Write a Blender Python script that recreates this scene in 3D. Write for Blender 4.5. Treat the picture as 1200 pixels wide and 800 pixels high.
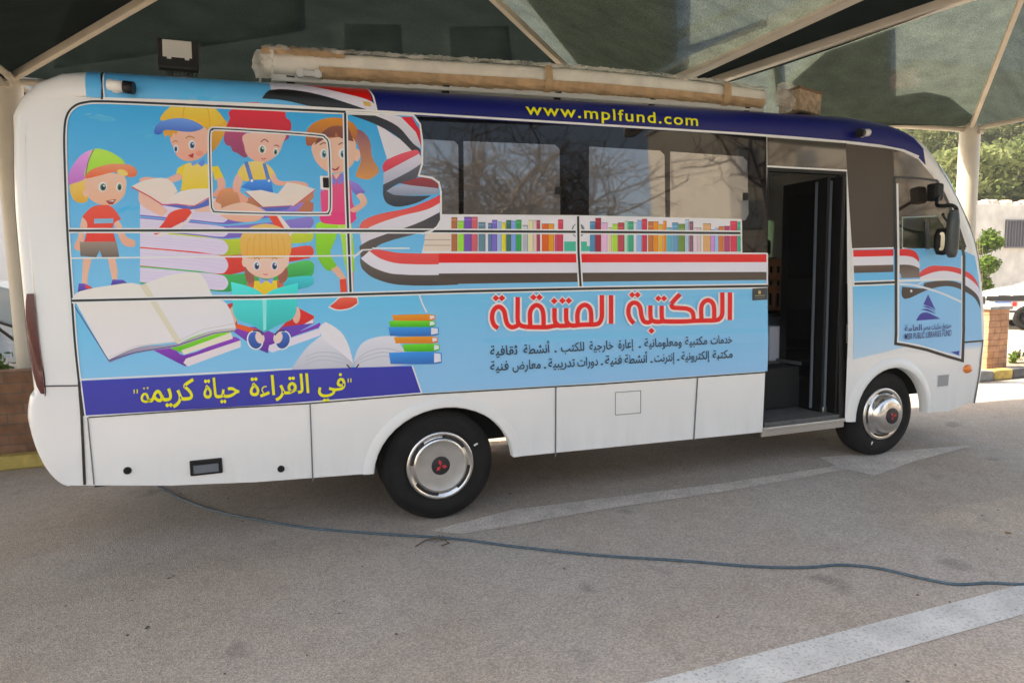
import bpy, bmesh, math, random
from mathutils import Vector, Matrix
from mathutils.geometry import tessellate_polygon
for _o in list(bpy.data.objects):
    bpy.data.objects.remove(_o)
SC = bpy.context.scene
COL = SC.collection
R = math.radians

# ------------------------------------------------------------------ camera
CAM_F, YAW, PITCH, ROLL = 763.92, 0.34999, -0.098822, -0.017045   # focal length for a 1200 px wide photo
CAM = Vector((-0.99003, -4.16457, 1.64550))
FWD = Vector((math.sin(YAW)*math.cos(PITCH), math.cos(YAW)*math.cos(PITCH), math.sin(PITCH)))
_r = Vector((math.cos(YAW), -math.sin(YAW), 0)); _u = _r.cross(FWD)
RGT = math.cos(ROLL)*_r + math.sin(ROLL)*_u
UPV = -math.sin(ROLL)*_r + math.cos(ROLL)*_u
cd = bpy.data.cameras.new('camera'); cam = bpy.data.objects.new('camera', cd); COL.objects.link(cam)
cd.sensor_fit = 'HORIZONTAL'; cd.sensor_width = 36.0; cd.lens = 36.0*CAM_F/1200.0
cd.clip_start = 0.05; cd.clip_end = 3000
cam.matrix_world = Matrix(((RGT.x, UPV.x, -FWD.x, CAM.x), (RGT.y, UPV.y, -FWD.y, CAM.y), (RGT.z, UPV.z, -FWD.z, CAM.z), (0, 0, 0, 1)))
SC.camera = cam

# ------------------------------------------------------------------ sky, sun, exposure
SUN_EL, SUN_AZ = R(50), R(300)        # azimuth the sun stands at, clockwise from +Y (to the left, somewhat behind the bus)
w = bpy.data.worlds.new('World'); SC.world = w; w.use_nodes = True
nt = w.node_tree; bg = nt.nodes['Background']
sky = nt.nodes.new('ShaderNodeTexSky'); sky.sky_type = 'NISHITA'; sky.sun_disc = False
sky.sun_elevation = SUN_EL; sky.sun_rotation = SUN_AZ; sky.dust_density = 5.0; sky.air_density = 1.0; sky.ozone_density = 1.0
nt.links.new(sky.outputs[0], bg.inputs[0]); bg.inputs[1].default_value = 0.15
sd = bpy.data.lights.new('sun', 'SUN'); sd.energy = 3.2; sd.angle = R(0.6); sd.color = (1.0, 0.95, 0.87)
so = bpy.data.objects.new('sun', sd); COL.objects.link(so)
sdir = Vector((math.sin(SUN_AZ)*math.cos(SUN_EL), math.cos(SUN_AZ)*math.cos(SUN_EL), math.sin(SUN_EL)))
so.rotation_euler = sdir.to_track_quat('Z', 'Y').to_euler(); so.location = sdir*60
SC.view_settings.view_transform = 'Standard'; SC.view_settings.look = 'None'
SC.view_settings.exposure = 2.0; SC.view_settings.use_white_balance = True; SC.view_settings.white_balance_temperature = 7600; SC.view_settings.white_balance_tint = 8
SC.view_settings.gamma = 1.0; SC.view_settings.use_curve_mapping = False
SC.render.engine = 'CYCLES'; SC.cycles.use_denoising = True
SC.cycles.max_bounces = 8; SC.cycles.diffuse_bounces = 4; SC.cycles.glossy_bounces = 4; SC.cycles.transparent_max_bounces = 16
SC.cycles.sample_clamp_indirect = 8

# ------------------------------------------------------------------ measuring: a ray of the survey photo and where it meets known surfaces
def ray(px, py):
    return RGT*((px-600)/CAM_F) - UPV*((py-400)/CAM_F) + FWD
def on_z(px, py, z=0.0):
    d = ray(px, py); return CAM + d*((z-CAM.z)/d.z)
def on_y(px, py, y):
    d = ray(px, py); return CAM + d*((y-CAM.y)/d.y)
def on_x(px, py, x):
    d = ray(px, py); return CAM + d*((x-CAM.x)/d.x)
TUM, ZB = 0.0577, 1.1
YC = 1.0; EXPO = 0.45
def y0(z): return TUM*max(0.0, z-ZB)
def RAIL(x):
    if x < 3.6: return 2.66+0.0105*(x+2)
    return 2.719-0.02*(x-3.6)-0.35*max(0, x-4.0)**2
def CROWN(x): return 0.20+0.012*(x+2)
def S(x, z):
    rl = RAIL(x)
    if z <= rl: return y0(z)
    f = min(1.0, (z-rl)/CROWN(x)); s = f**(1/EXPO); c = math.sqrt(max(0, 1-s*s))
    return y0(rl)+(YC-y0(rl))*(1-c**EXPO)
_cache = {}
def on_side(px, py):
    k = (round(px, 3), round(py, 3))
    if k in _cache: return _cache[k]
    d = ray(px, py); t = -CAM.y/d.y; best = None; prev = None
    P = CAM+d*t
    if P.z > 1.0:
        lo = t-0.05; n = 60; hi = lo+0.22
        tt = lo; fl = None; bestv = 9
        for i in range(n+1):
            q = lo+(hi-lo)*i/n; A = CAM+d*q; v = S(A.x, A.z)-A.y
            if abs(v) < bestv: bestv, tt = abs(v), q
            if v <= 0 and fl is not None and fl > 0:
                a, b = q-(hi-lo)/n, q
                for _ in range(30):
                    m = (a+b)/2; A = CAM+d*m
                    if S(A.x, A.z)-A.y > 0: a = m
                    else: b = m
                tt = (a+b)/2; break
            fl = v
        P = CAM+d*tt
    _cache[k] = (P.x, P.z)
    return _cache[k]

# ------------------------------------------------------------------ materials
def lin(c):
    return tuple((v/12.92 if v <= 0.04045 else ((v+0.055)/1.055)**2.4) for v in c)
def hexc(h, k=1.0, cap=0.85):
    v = lin(tuple(int(h[i:i+2], 16)/255 for i in (0, 2, 4)))
    k = min(k, cap/max(1e-6, max(v)))
    return tuple(a*k for a in v)
MATS = {}
def mat(name, col, rough=0.5, metal=0.0, spec=0.5, coat=0.0, ior=1.5, noise=0.0, nscale=8.0, bump=0.0, bscale=60.0, alpha=1.0, trans=0.0):
    if name in MATS: return MATS[name]
    m = bpy.data.materials.new(name); m.use_nodes = True; n = m.node_tree; b = n.nodes['Principled BSDF']
    b.inputs['Base Color'].default_value = (*col, 1); b.inputs['Roughness'].default_value = rough; b.inputs['Metallic'].default_value = metal
    b.inputs['Specular IOR Level'].default_value = spec; b.inputs['Coat Weight'].default_value = coat; b.inputs['Coat Roughness'].default_value = 0.05
    b.inputs['IOR'].default_value = ior; b.inputs['Transmission Weight'].default_value = trans
    tc = n.nodes.new('ShaderNodeTexCoord')
    if noise:
        nz = n.nodes.new('ShaderNodeTexNoise'); nz.inputs['Scale'].default_value = nscale; nz.inputs['Detail'].default_value = 6
        n.links.new(tc.outputs['Object'], nz.inputs['Vector'])
        mr = n.nodes.new('ShaderNodeMapRange'); mr.inputs[1].default_value = 0.3; mr.inputs[2].default_value = 0.7; mr.inputs[3].default_value = 1-noise; mr.inputs[4].default_value = 1+noise
        n.links.new(nz.outputs[0], mr.inputs[0])
        mx = n.nodes.new('ShaderNodeVectorMath'); mx.operation = 'SCALE'; mx.inputs[0].default_value = col
        n.links.new(mr.outputs[0], mx.inputs['Scale']); n.links.new(mx.outputs[0], b.inputs['Base Color'])
    if bump:
        nb = n.nodes.new('ShaderNodeTexNoise'); nb.inputs['Scale'].default_value = bscale; nb.inputs['Detail'].default_value = 4
        n.links.new(tc.outputs['Object'], nb.inputs['Vector'])
        bp = n.nodes.new('ShaderNodeBump'); bp.inputs['Strength'].default_value = bump; bp.inputs['Distance'].default_value = 0.01
        n.links.new(nb.outputs[0], bp.inputs['Height']); n.links.new(bp.outputs[0], b.inputs['Normal'])
    MATS[name] = m; return m
def vcmat(name, rough=0.3, coat=0.0):
    m = bpy.data.materials.new(name); m.use_nodes = True; n = m.node_tree; b = n.nodes['Principled BSDF']
    a = n.nodes.new('ShaderNodeVertexColor'); a.layer_name = 'ink'
    n.links.new(a.outputs[0], b.inputs['Base Color']); b.inputs['Roughness'].default_value = rough; b.inputs['Coat Weight'].default_value = coat
    b.inputs['Coat Roughness'].default_value = 0.12
    MATS[name] = m; return m
def asphalt():
    m = bpy.data.materials.new('asphalt'); m.use_nodes = True; n = m.node_tree; b = n.nodes['Principled BSDF']
    tc = n.nodes.new('ShaderNodeTexCoord')
    def nz(scale, det, rough=0.6):
        q = n.nodes.new('ShaderNodeTexNoise'); q.inputs['Scale'].default_value = scale; q.inputs['Detail'].default_value = det; q.inputs['Roughness'].default_value = rough
        n.links.new(tc.outputs['Object'], q.inputs['Vector']); return q
    big = nz(0.55, 5); mid = nz(6, 5); vor = n.nodes.new('ShaderNodeTexVoronoi'); vor.inputs['Scale'].default_value = 120
    n.links.new(tc.outputs['Object'], vor.inputs['Vector'])
    fine = nz(90, 3, .75)
    r1 = n.nodes.new('ShaderNodeValToRGB'); r1.color_ramp.elements[0].position = .35; r1.color_ramp.elements[1].position = .65
    r1.color_ramp.elements[0].color = (.395, .32, .255, 1); r1.color_ramp.elements[1].color = (.44, .385, .335, 1)
    n.links.new(big.outputs[0], r1.inputs[0])
    r2 = n.nodes.new('ShaderNodeMapRange'); r2.inputs[1].default_value = .3; r2.inputs[2].default_value = .7; r2.inputs[3].default_value = .93; r2.inputs[4].default_value = 1.06
    n.links.new(mid.outputs[0], r2.inputs[0])
    sep = n.nodes.new('ShaderNodeSeparateColor'); n.links.new(vor.outputs['Color'], sep.inputs[0])
    r3 = n.nodes.new('ShaderNodeMapRange'); r3.inputs[1].default_value = 0; r3.inputs[2].default_value = 1; r3.inputs[3].default_value = .76; r3.inputs[4].default_value = 1.24
    n.links.new(sep.outputs[0], r3.inputs[0])
    r4 = n.nodes.new('ShaderNodeMapRange'); r4.inputs[1].default_value = .3; r4.inputs[2].default_value = .7; r4.inputs[3].default_value = .82; r4.inputs[4].default_value = 1.18
    n.links.new(fine.outputs[0], r4.inputs[0])
    m1 = n.nodes.new('ShaderNodeMath'); m1.operation = 'MULTIPLY'; n.links.new(r2.outputs[0], m1.inputs[0]); n.links.new(r3.outputs[0], m1.inputs[1])
    m2 = n.nodes.new('ShaderNodeMath'); m2.operation = 'MULTIPLY'; n.links.new(m1.outputs[0], m2.inputs[0]); n.links.new(r4.outputs[0], m2.inputs[1])
    vm = n.nodes.new('ShaderNodeVectorMath'); vm.operation = 'SCALE'; n.links.new(r1.outputs[0], vm.inputs[0]); n.links.new(m2.outputs[0], vm.inputs['Scale'])
    # small dark oil and tar stains
    st = nz(2.2, 3, .5); sr = n.nodes.new('ShaderNodeMapRange'); sr.inputs[1].default_value = .64; sr.inputs[2].default_value = .72; sr.inputs[3].default_value = 1; sr.inputs[4].default_value = .72
    n.links.new(st.outputs[0], sr.inputs[0])
    v2 = n.nodes.new('ShaderNodeVectorMath'); v2.operation = 'SCALE'; n.links.new(vm.outputs[0], v2.inputs[0]); n.links.new(sr.outputs[0], v2.inputs['Scale'])
    n.links.new(v2.outputs[0], b.inputs['Base Color']); b.inputs['Roughness'].default_value = .85; b.inputs['Specular IOR Level'].default_value = .3
    bp = n.nodes.new('ShaderNodeBump'); bp.inputs['Strength'].default_value = .5; bp.inputs['Distance'].default_value = .004
    n.links.new(vor.outputs['Distance'], bp.inputs['Height']); n.links.new(bp.outputs[0], b.inputs['Normal'])
    MATS['asphalt'] = m; return m
def roadpaint(name, col, wear):
    m = bpy.data.materials.new(name); m.use_nodes = True; n = m.node_tree; b = n.nodes['Principled BSDF']; out = n.nodes['Material Output']
    tc = n.nodes.new('ShaderNodeTexCoord'); q = n.nodes.new('ShaderNodeTexNoise'); q.inputs['Scale'].default_value = 70; q.inputs['Detail'].default_value = 8; q.inputs['Roughness'].default_value = .75
    n.links.new(tc.outputs['Object'], q.inputs['Vector'])
    b.inputs['Base Color'].default_value = (*col, 1); b.inputs['Roughness'].default_value = .8
    q2 = n.nodes.new('ShaderNodeTexNoise'); q2.inputs['Scale'].default_value = 5; q2.inputs['Detail'].default_value = 5; n.links.new(tc.outputs['Object'], q2.inputs['Vector'])
    mr2 = n.nodes.new('ShaderNodeMapRange'); mr2.inputs[1].default_value = .3; mr2.inputs[2].default_value = .7; mr2.inputs[3].default_value = .82; mr2.inputs[4].default_value = 1.1
    n.links.new(q2.outputs[0], mr2.inputs[0]); vs = n.nodes.new('ShaderNodeVectorMath'); vs.operation = 'SCALE'; vs.inputs[0].default_value = col
    n.links.new(mr2.outputs[0], vs.inputs['Scale']); n.links.new(vs.outputs[0], b.inputs['Base Color'])
    tr = n.nodes.new('ShaderNodeBsdfTransparent'); mx = n.nodes.new('ShaderNodeMixShader')
    mr = n.nodes.new('ShaderNodeMapRange'); mr.inputs[1].default_value = wear-.12; mr.inputs[2].default_value = wear+.12; mr.inputs[3].default_value = .0; mr.inputs[4].default_value = .92
    n.links.new(q.outputs[0], mr.inputs[0]); n.links.new(mr.outputs[0], mx.inputs[0]); n.links.new(tr.outputs[0], mx.inputs[1]); n.links.new(b.outputs[0], mx.inputs[2])
    n.links.new(mx.outputs[0], out.inputs[0]); MATS[name] = m; return m
def netmat(name, refl, trans, holes, hs=120.0):
    m = bpy.data.materials.new(name); m.use_nodes = True; n = m.node_tree; out = n.nodes['Material Output']; n.nodes.remove(n.nodes['Principled BSDF'])
    tc = n.nodes.new('ShaderNodeTexCoord'); mp = n.nodes.new('ShaderNodeMapping'); mp.inputs['Scale'].default_value = (1, 2.2, 1)
    n.links.new(tc.outputs['Object'], mp.inputs[0])
    q = n.nodes.new('ShaderNodeTexNoise'); q.inputs['Scale'].default_value = hs; q.inputs['Detail'].default_value = 2; q.inputs['Roughness'].default_value = .6
    n.links.new(mp.outputs[0], q.inputs['Vector'])
    wv = n.nodes.new('ShaderNodeTexNoise'); wv.inputs['Scale'].default_value = 3; wv.inputs['Detail'].default_value = 4; n.links.new(mp.outputs[0], wv.inputs['Vector'])
    d = n.nodes.new('ShaderNodeBsdfDiffuse'); t = n.nodes.new('ShaderNodeBsdfTranslucent'); ad = n.nodes.new('ShaderNodeAddShader'); tr = n.nodes.new('ShaderNodeBsdfTransparent'); mx = n.nodes.new('ShaderNodeMixShader')
    rs = n.nodes.new('ShaderNodeVectorMath'); rs.operation = 'SCALE'; rs.inputs[0].default_value = refl; n.links.new(rs.outputs[0], d.inputs[0])
    mr0 = n.nodes.new('ShaderNodeMapRange'); mr0.inputs[1].default_value = .3; mr0.inputs[2].default_value = .7; mr0.inputs[3].default_value = .15; mr0.inputs[4].default_value = 1.85
    n.links.new(q.outputs[0], mr0.inputs[0])
    mr1 = n.nodes.new('ShaderNodeMapRange'); mr1.inputs[1].default_value = .3; mr1.inputs[2].default_value = .7; mr1.inputs[3].default_value = .8; mr1.inputs[4].default_value = 1.2
    n.links.new(wv.outputs[0], mr1.inputs[0]); mm = n.nodes.new('ShaderNodeMath'); mm.operation = 'MULTIPLY'; n.links.new(mr0.outputs[0], mm.inputs[0]); n.links.new(mr1.outputs[0], mm.inputs[1])
    vs = n.nodes.new('ShaderNodeVectorMath'); vs.operation = 'SCALE'; vs.inputs[0].default_value = trans; n.links.new(mm.outputs[0], vs.inputs['Scale']); n.links.new(mm.outputs[0], rs.inputs['Scale']); n.links.new(vs.outputs[0], t.inputs[0])
    n.links.new(d.outputs[0], ad.inputs[0]); n.links.new(t.outputs[0], ad.inputs[1])
    mr = n.nodes.new('ShaderNodeMapRange'); mr.inputs[1].default_value = .50; mr.inputs[2].default_value = .64; mr.inputs[3].default_value = 0; mr.inputs[4].default_value = holes
    n.links.new(q.outputs[0], mr.inputs[0]); n.links.new(mr.outputs[0], mx.inputs[0]); n.links.new(ad.outputs[0], mx.inputs[1]); n.links.new(tr.outputs[0], mx.inputs[2])
    n.links.new(mx.outputs[0], out.inputs[0]); MATS[name] = m; return m
def leafmat(name, a, b_, trans=.35):
    m = bpy.data.materials.new(name); m.use_nodes = True; n = m.node_tree; out = n.nodes['Material Output']; n.nodes.remove(n.nodes['Principled BSDF'])
    tc = n.nodes.new('ShaderNodeTexCoord'); q = n.nodes.new('ShaderNodeTexNoise'); q.inputs['Scale'].default_value = 1.3; q.inputs['Detail'].default_value = 5; n.links.new(tc.outputs['Object'], q.inputs['Vector'])
    oi = n.nodes.new('ShaderNodeObjectInfo'); ad0 = n.nodes.new('ShaderNodeMath'); ad0.operation = 'MULTIPLY_ADD'; ad0.inputs[1].default_value = .5; n.links.new(oi.outputs['Random'], ad0.inputs[0]); n.links.new(q.outputs[0], ad0.inputs[2])
    r = n.nodes.new('ShaderNodeValToRGB'); r.color_ramp.elements[0].position = .4; r.color_ramp.elements[1].position = .95; r.color_ramp.elements[0].color = (*a, 1); r.color_ramp.elements[1].color = (*b_, 1)
    n.links.new(ad0.outputs[0], r.inputs[0])
    d = n.nodes.new('ShaderNodeBsdfDiffuse'); t = n.nodes.new('ShaderNodeBsdfTranslucent'); mx = n.nodes.new('ShaderNodeMixShader'); mx.inputs[0].default_value = trans
    n.links.new(r.outputs[0], d.inputs[0]); n.links.new(r.outputs[0], t.inputs[0]); n.links.new(d.outputs[0], mx.inputs[1]); n.links.new(t.outputs[0], mx.inputs[2]); n.links.new(mx.outputs[0], out.inputs[0])
    MATS[name] = m; return m
def brickmat(name, c1, c2, mortar, sx=1.0):
    m = bpy.data.materials.new(name); m.use_nodes = True; n = m.node_tree; b = n.nodes['Principled BSDF']
    tc = n.nodes.new('ShaderNodeTexCoord'); mp = n.nodes.new('ShaderNodeMapping'); mp.inputs['Rotation'].default_value = (R(90), 0, 0)
    sx_ = n.nodes.new('ShaderNodeSeparateXYZ'); n.links.new(tc.outputs['Object'], sx_.inputs[0])
    ad = n.nodes.new('ShaderNodeMath'); ad.operation = 'ADD'; n.links.new(sx_.outputs[0], ad.inputs[0]); n.links.new(sx_.outputs[1], ad.inputs[1])
    cb = n.nodes.new('ShaderNodeCombineXYZ'); n.links.new(ad.outputs[0], cb.inputs[0]); n.links.new(sx_.outputs[2], cb.inputs[1])
    br = n.nodes.new('ShaderNodeTexBrick'); br.inputs['Scale'].default_value = 1.0; br.inputs['Brick Width'].default_value = .26*sx; br.inputs['Row Height'].default_value = .095; br.inputs['Mortar Size'].default_value = .006
    br.inputs['Color1'].default_value = (*c1, 1); br.inputs['Color2'].default_value = (*c2, 1); br.inputs['Mortar'].default_value = (*mortar, 1); br.inputs['Bias'].default_value = -.4
    n.links.new(cb.outputs[0], br.inputs['Vector'])
    q = n.nodes.new('ShaderNodeTexNoise'); q.inputs['Scale'].default_value = 9; q.inputs['Detail'].default_value = 5; n.links.new(tc.outputs['Object'], q.inputs['Vector'])
    mr = n.nodes.new('ShaderNodeMapRange'); mr.inputs[1].default_value = .3; mr.inputs[2].default_value = .7; mr.inputs[3].default_value = .75; mr.inputs[4].default_value = 1.25; n.links.new(q.outputs[0], mr.inputs[0])
    vs = n.nodes.new('ShaderNodeVectorMath'); vs.operation = 'SCALE'; n.links.new(br.outputs[0], vs.inputs[0]); n.links.new(mr.outputs[0], vs.inputs['Scale']); n.links.new(vs.outputs[0], b.inputs['Base Color'])
    b.inputs['Roughness'].default_value = .85
    bp = n.nodes.new('ShaderNodeBump'); bp.inputs['Strength'].default_value = .6; bp.inputs['Distance'].default_value = .01; bp.invert = True
    n.links.new(br.outputs['Fac'], bp.inputs['Height']); n.links.new(bp.outputs[0], b.inputs['Normal']); MATS[name] = m; return m

# ------------------------------------------------------------------ object helpers
def obj(name, bm, m, parent=None, smooth=False):
    me = bpy.data.meshes.new(name); bm.to_mesh(me); bm.free()
    ms = m if isinstance(m, (list, tuple)) else [m]
    for q in ms: me.materials.append(q)
    if smooth:
        for p in me.polygons: p.use_smooth = True
    o = bpy.data.objects.new(name, me); COL.objects.link(o)
    if parent:
        o.parent = parent; o.matrix_parent_inverse = Matrix.Identity(4)
        # meshes are modelled in world coordinates, parents sit at their base
        o.matrix_basis = world_of(parent).inverted()
    WM[o.name] = Matrix.Identity(4)
    return o
WM = {}
def world_of(o): return WM[o.name]
def tag(o, label=None, cat=None, group=None, kind=None):
    if label: o['label'] = label
    if cat: o['category'] = cat
    if group: o['group'] = group
    if kind: o['kind'] = kind
    return o
def thing(name, loc, label, cat, group=None, rz=0):
    o = bpy.data.objects.new(name, None); COL.objects.link(o); o.empty_display_size = .2
    o.matrix_basis = Matrix.Translation(loc) @ Matrix.Rotation(rz, 4, 'Z'); WM[o.name] = o.matrix_basis.copy()
    return tag(o, label, cat, group)
def copy_tree(o, parent=None):
    c = o.copy(); COL.objects.link(c)
    if parent is not None: c.parent = parent
    for ch in list(o.children): copy_tree(ch, c)
    return c
def box(bm, c, s, bev=0.0, rot=None, mi=0):
    r = bmesh.ops.create_cube(bm, size=1.0); vs = r['verts']
    for v in vs: v.co = Vector((v.co.x*s[0], v.co.y*s[1], v.co.z*s[2]))
    fs = list({f for v in vs for f in v.link_faces})
    if bev:
        es = list({e for v in vs for e in v.link_edges})
        rr = bmesh.ops.bevel(bm, geom=es, offset=min(bev, min(s)*.45), segments=2, affect='EDGES', profile=.5)
        vs = list({v for f in rr['faces'] for v in f.verts} | {v for v in vs if v.is_valid}); fs = list({f for v in vs for f in v.link_faces})
    for f in fs: f.material_index = mi
    for v in vs:
        p = v.co.copy()
        if rot is not None: p = rot @ p
        v.co = p+Vector(c)
    return vs
def bar(bm, a, b, wd, hg, up=Vector((0, 0, 1)), bev=0.0, mi=0):
    a = Vector(a); b = Vector(b); d = (b-a); L = d.length; x = d.normalized(); y = up.cross(x)
    if y.length < 1e-4: y = Vector((0, 1, 0))
    y.normalize(); z = x.cross(y)
    M = Matrix((x, y, z)).transposed()
    return box(bm, (a+b)/2, (L, wd, hg), bev, M, mi)
def tube(bm, pts, r, n=8, cap=True, mi=0):
    pts = [Vector(p) for p in pts]; rings = []; prev = None
    for i, p in enumerate(pts):
        d = (pts[min(i+1, len(pts)-1)]-pts[max(i-1, 0)]).normalized()
        ref = Vector((0, 0, 1)) if abs(d.z) < .9 else Vector((1, 0, 0))
        if prev is None: a = d.cross(ref).normalized()
        else:
            a = prev-d*prev.dot(d)
            a = a.normalized() if a.length > 1e-5 else d.cross(ref).normalized()
        prev = a; b = d.cross(a); rr = r[i] if isinstance(r, (list, tuple)) else r
        rings.append([bm.verts.new(p+(a*math.cos(2*math.pi*k/n)+b*math.sin(2*math.pi*k/n))*rr) for k in range(n)])
    for i in range(len(rings)-1):
        for k in range(n):
            f = bm.faces.new((rings[i][k], rings[i][(k+1) % n], rings[i+1][(k+1) % n], rings[i+1][k])); f.material_index = mi; f.smooth = True
    if cap:
        for rg in (rings[0], rings[-1]):
            f = bm.faces.new(rg); f.material_index = mi
def lathe(bm, prof, M, n=48, mi=0, smooth=True, closed=False):
    """prof: list of (radius, height along the local z)"""
    rings = []
    for r, h in prof:
        if r < 1e-6: rings.append([bm.verts.new(M @ Vector((0, 0, h)))])
        else: rings.append([bm.verts.new(M @ Vector((r*math.cos(2*math.pi*k/n), r*math.sin(2*math.pi*k/n), h))) for k in range(n)])
    prs = list(zip(rings, rings[1:]))
    if closed: prs.append((rings[-1], rings[0]))
    for a, b in prs:
        for k in range(n):
            k2 = (k+1) % n
            if len(a) == 1 and len(b) == 1: continue
            if len(a) == 1: f = bm.faces.new((a[0], b[k], b[k2]))
            elif len(b) == 1: f = bm.faces.new((a[k], a[k2], b[0]))
            else: f = bm.faces.new((a[k], a[k2], b[k2], b[k]))
            f.material_index = mi; f.smooth = smooth
def crom(pts, n=5, closed=True):
    out = []; N = len(pts); rng = range(N) if closed else range(N-1)
    for i in rng:
        if closed: p0, p1, p2, p3 = pts[i-1], pts[i], pts[(i+1) % N], pts[(i+2) % N]
        else: p0, p1, p2, p3 = pts[max(i-1, 0)], pts[i], pts[i+1], pts[min(i+2, N-1)]
        for k in range(n):
            t = k/n
            out.append(tuple(.5*((2*p1[j])+(-p0[j]+p2[j])*t+(2*p0[j]-5*p1[j]+4*p2[j]-p3[j])*t*t+(-p0[j]+3*p1[j]-3*p2[j]+p3[j])*t**3) for j in range(len(p1))))
    if not closed: out.append(tuple(pts[-1]))
    return out

def autosmooth(pts, n=4, lim=58):
    """rounds the gentle bends of a closed outline and keeps its sharp corners"""
    N = len(pts); V = [Vector(p) for p in pts]; cor = []
    for i in range(N):
        a = V[i]-V[i-1]; b = V[(i+1) % N]-V[i]
        cor.append(a.length < 1e-6 or b.length < 1e-6 or math.degrees(a.angle(b)) > lim)
    out = []
    for i in range(N):
        j = (i+1) % N; p, q = V[i], V[j]; L = (q-p).length
        if L < 1e-6: continue
        def tan(k):
            t = V[(k+1) % N]-V[k-1]; return t/max(1e-6, t.length)*L
        if cor[i] and cor[j]: out.append(tuple(p)); continue
        m0 = tan(i) if not cor[i] else None; m1 = tan(j) if not cor[j] else None
        if m0 is None: m0 = (q-p)*1.5-m1*.5
        if m1 is None: m1 = (q-p)*1.5-m0*.5
        for k in range(n):
            t = k/n; out.append(tuple(p*(2*t**3-3*t*t+1)+m0*(t**3-2*t*t+t)+q*(-2*t**3+3*t*t)+m1*(t**3-t*t)))
    return out
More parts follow.
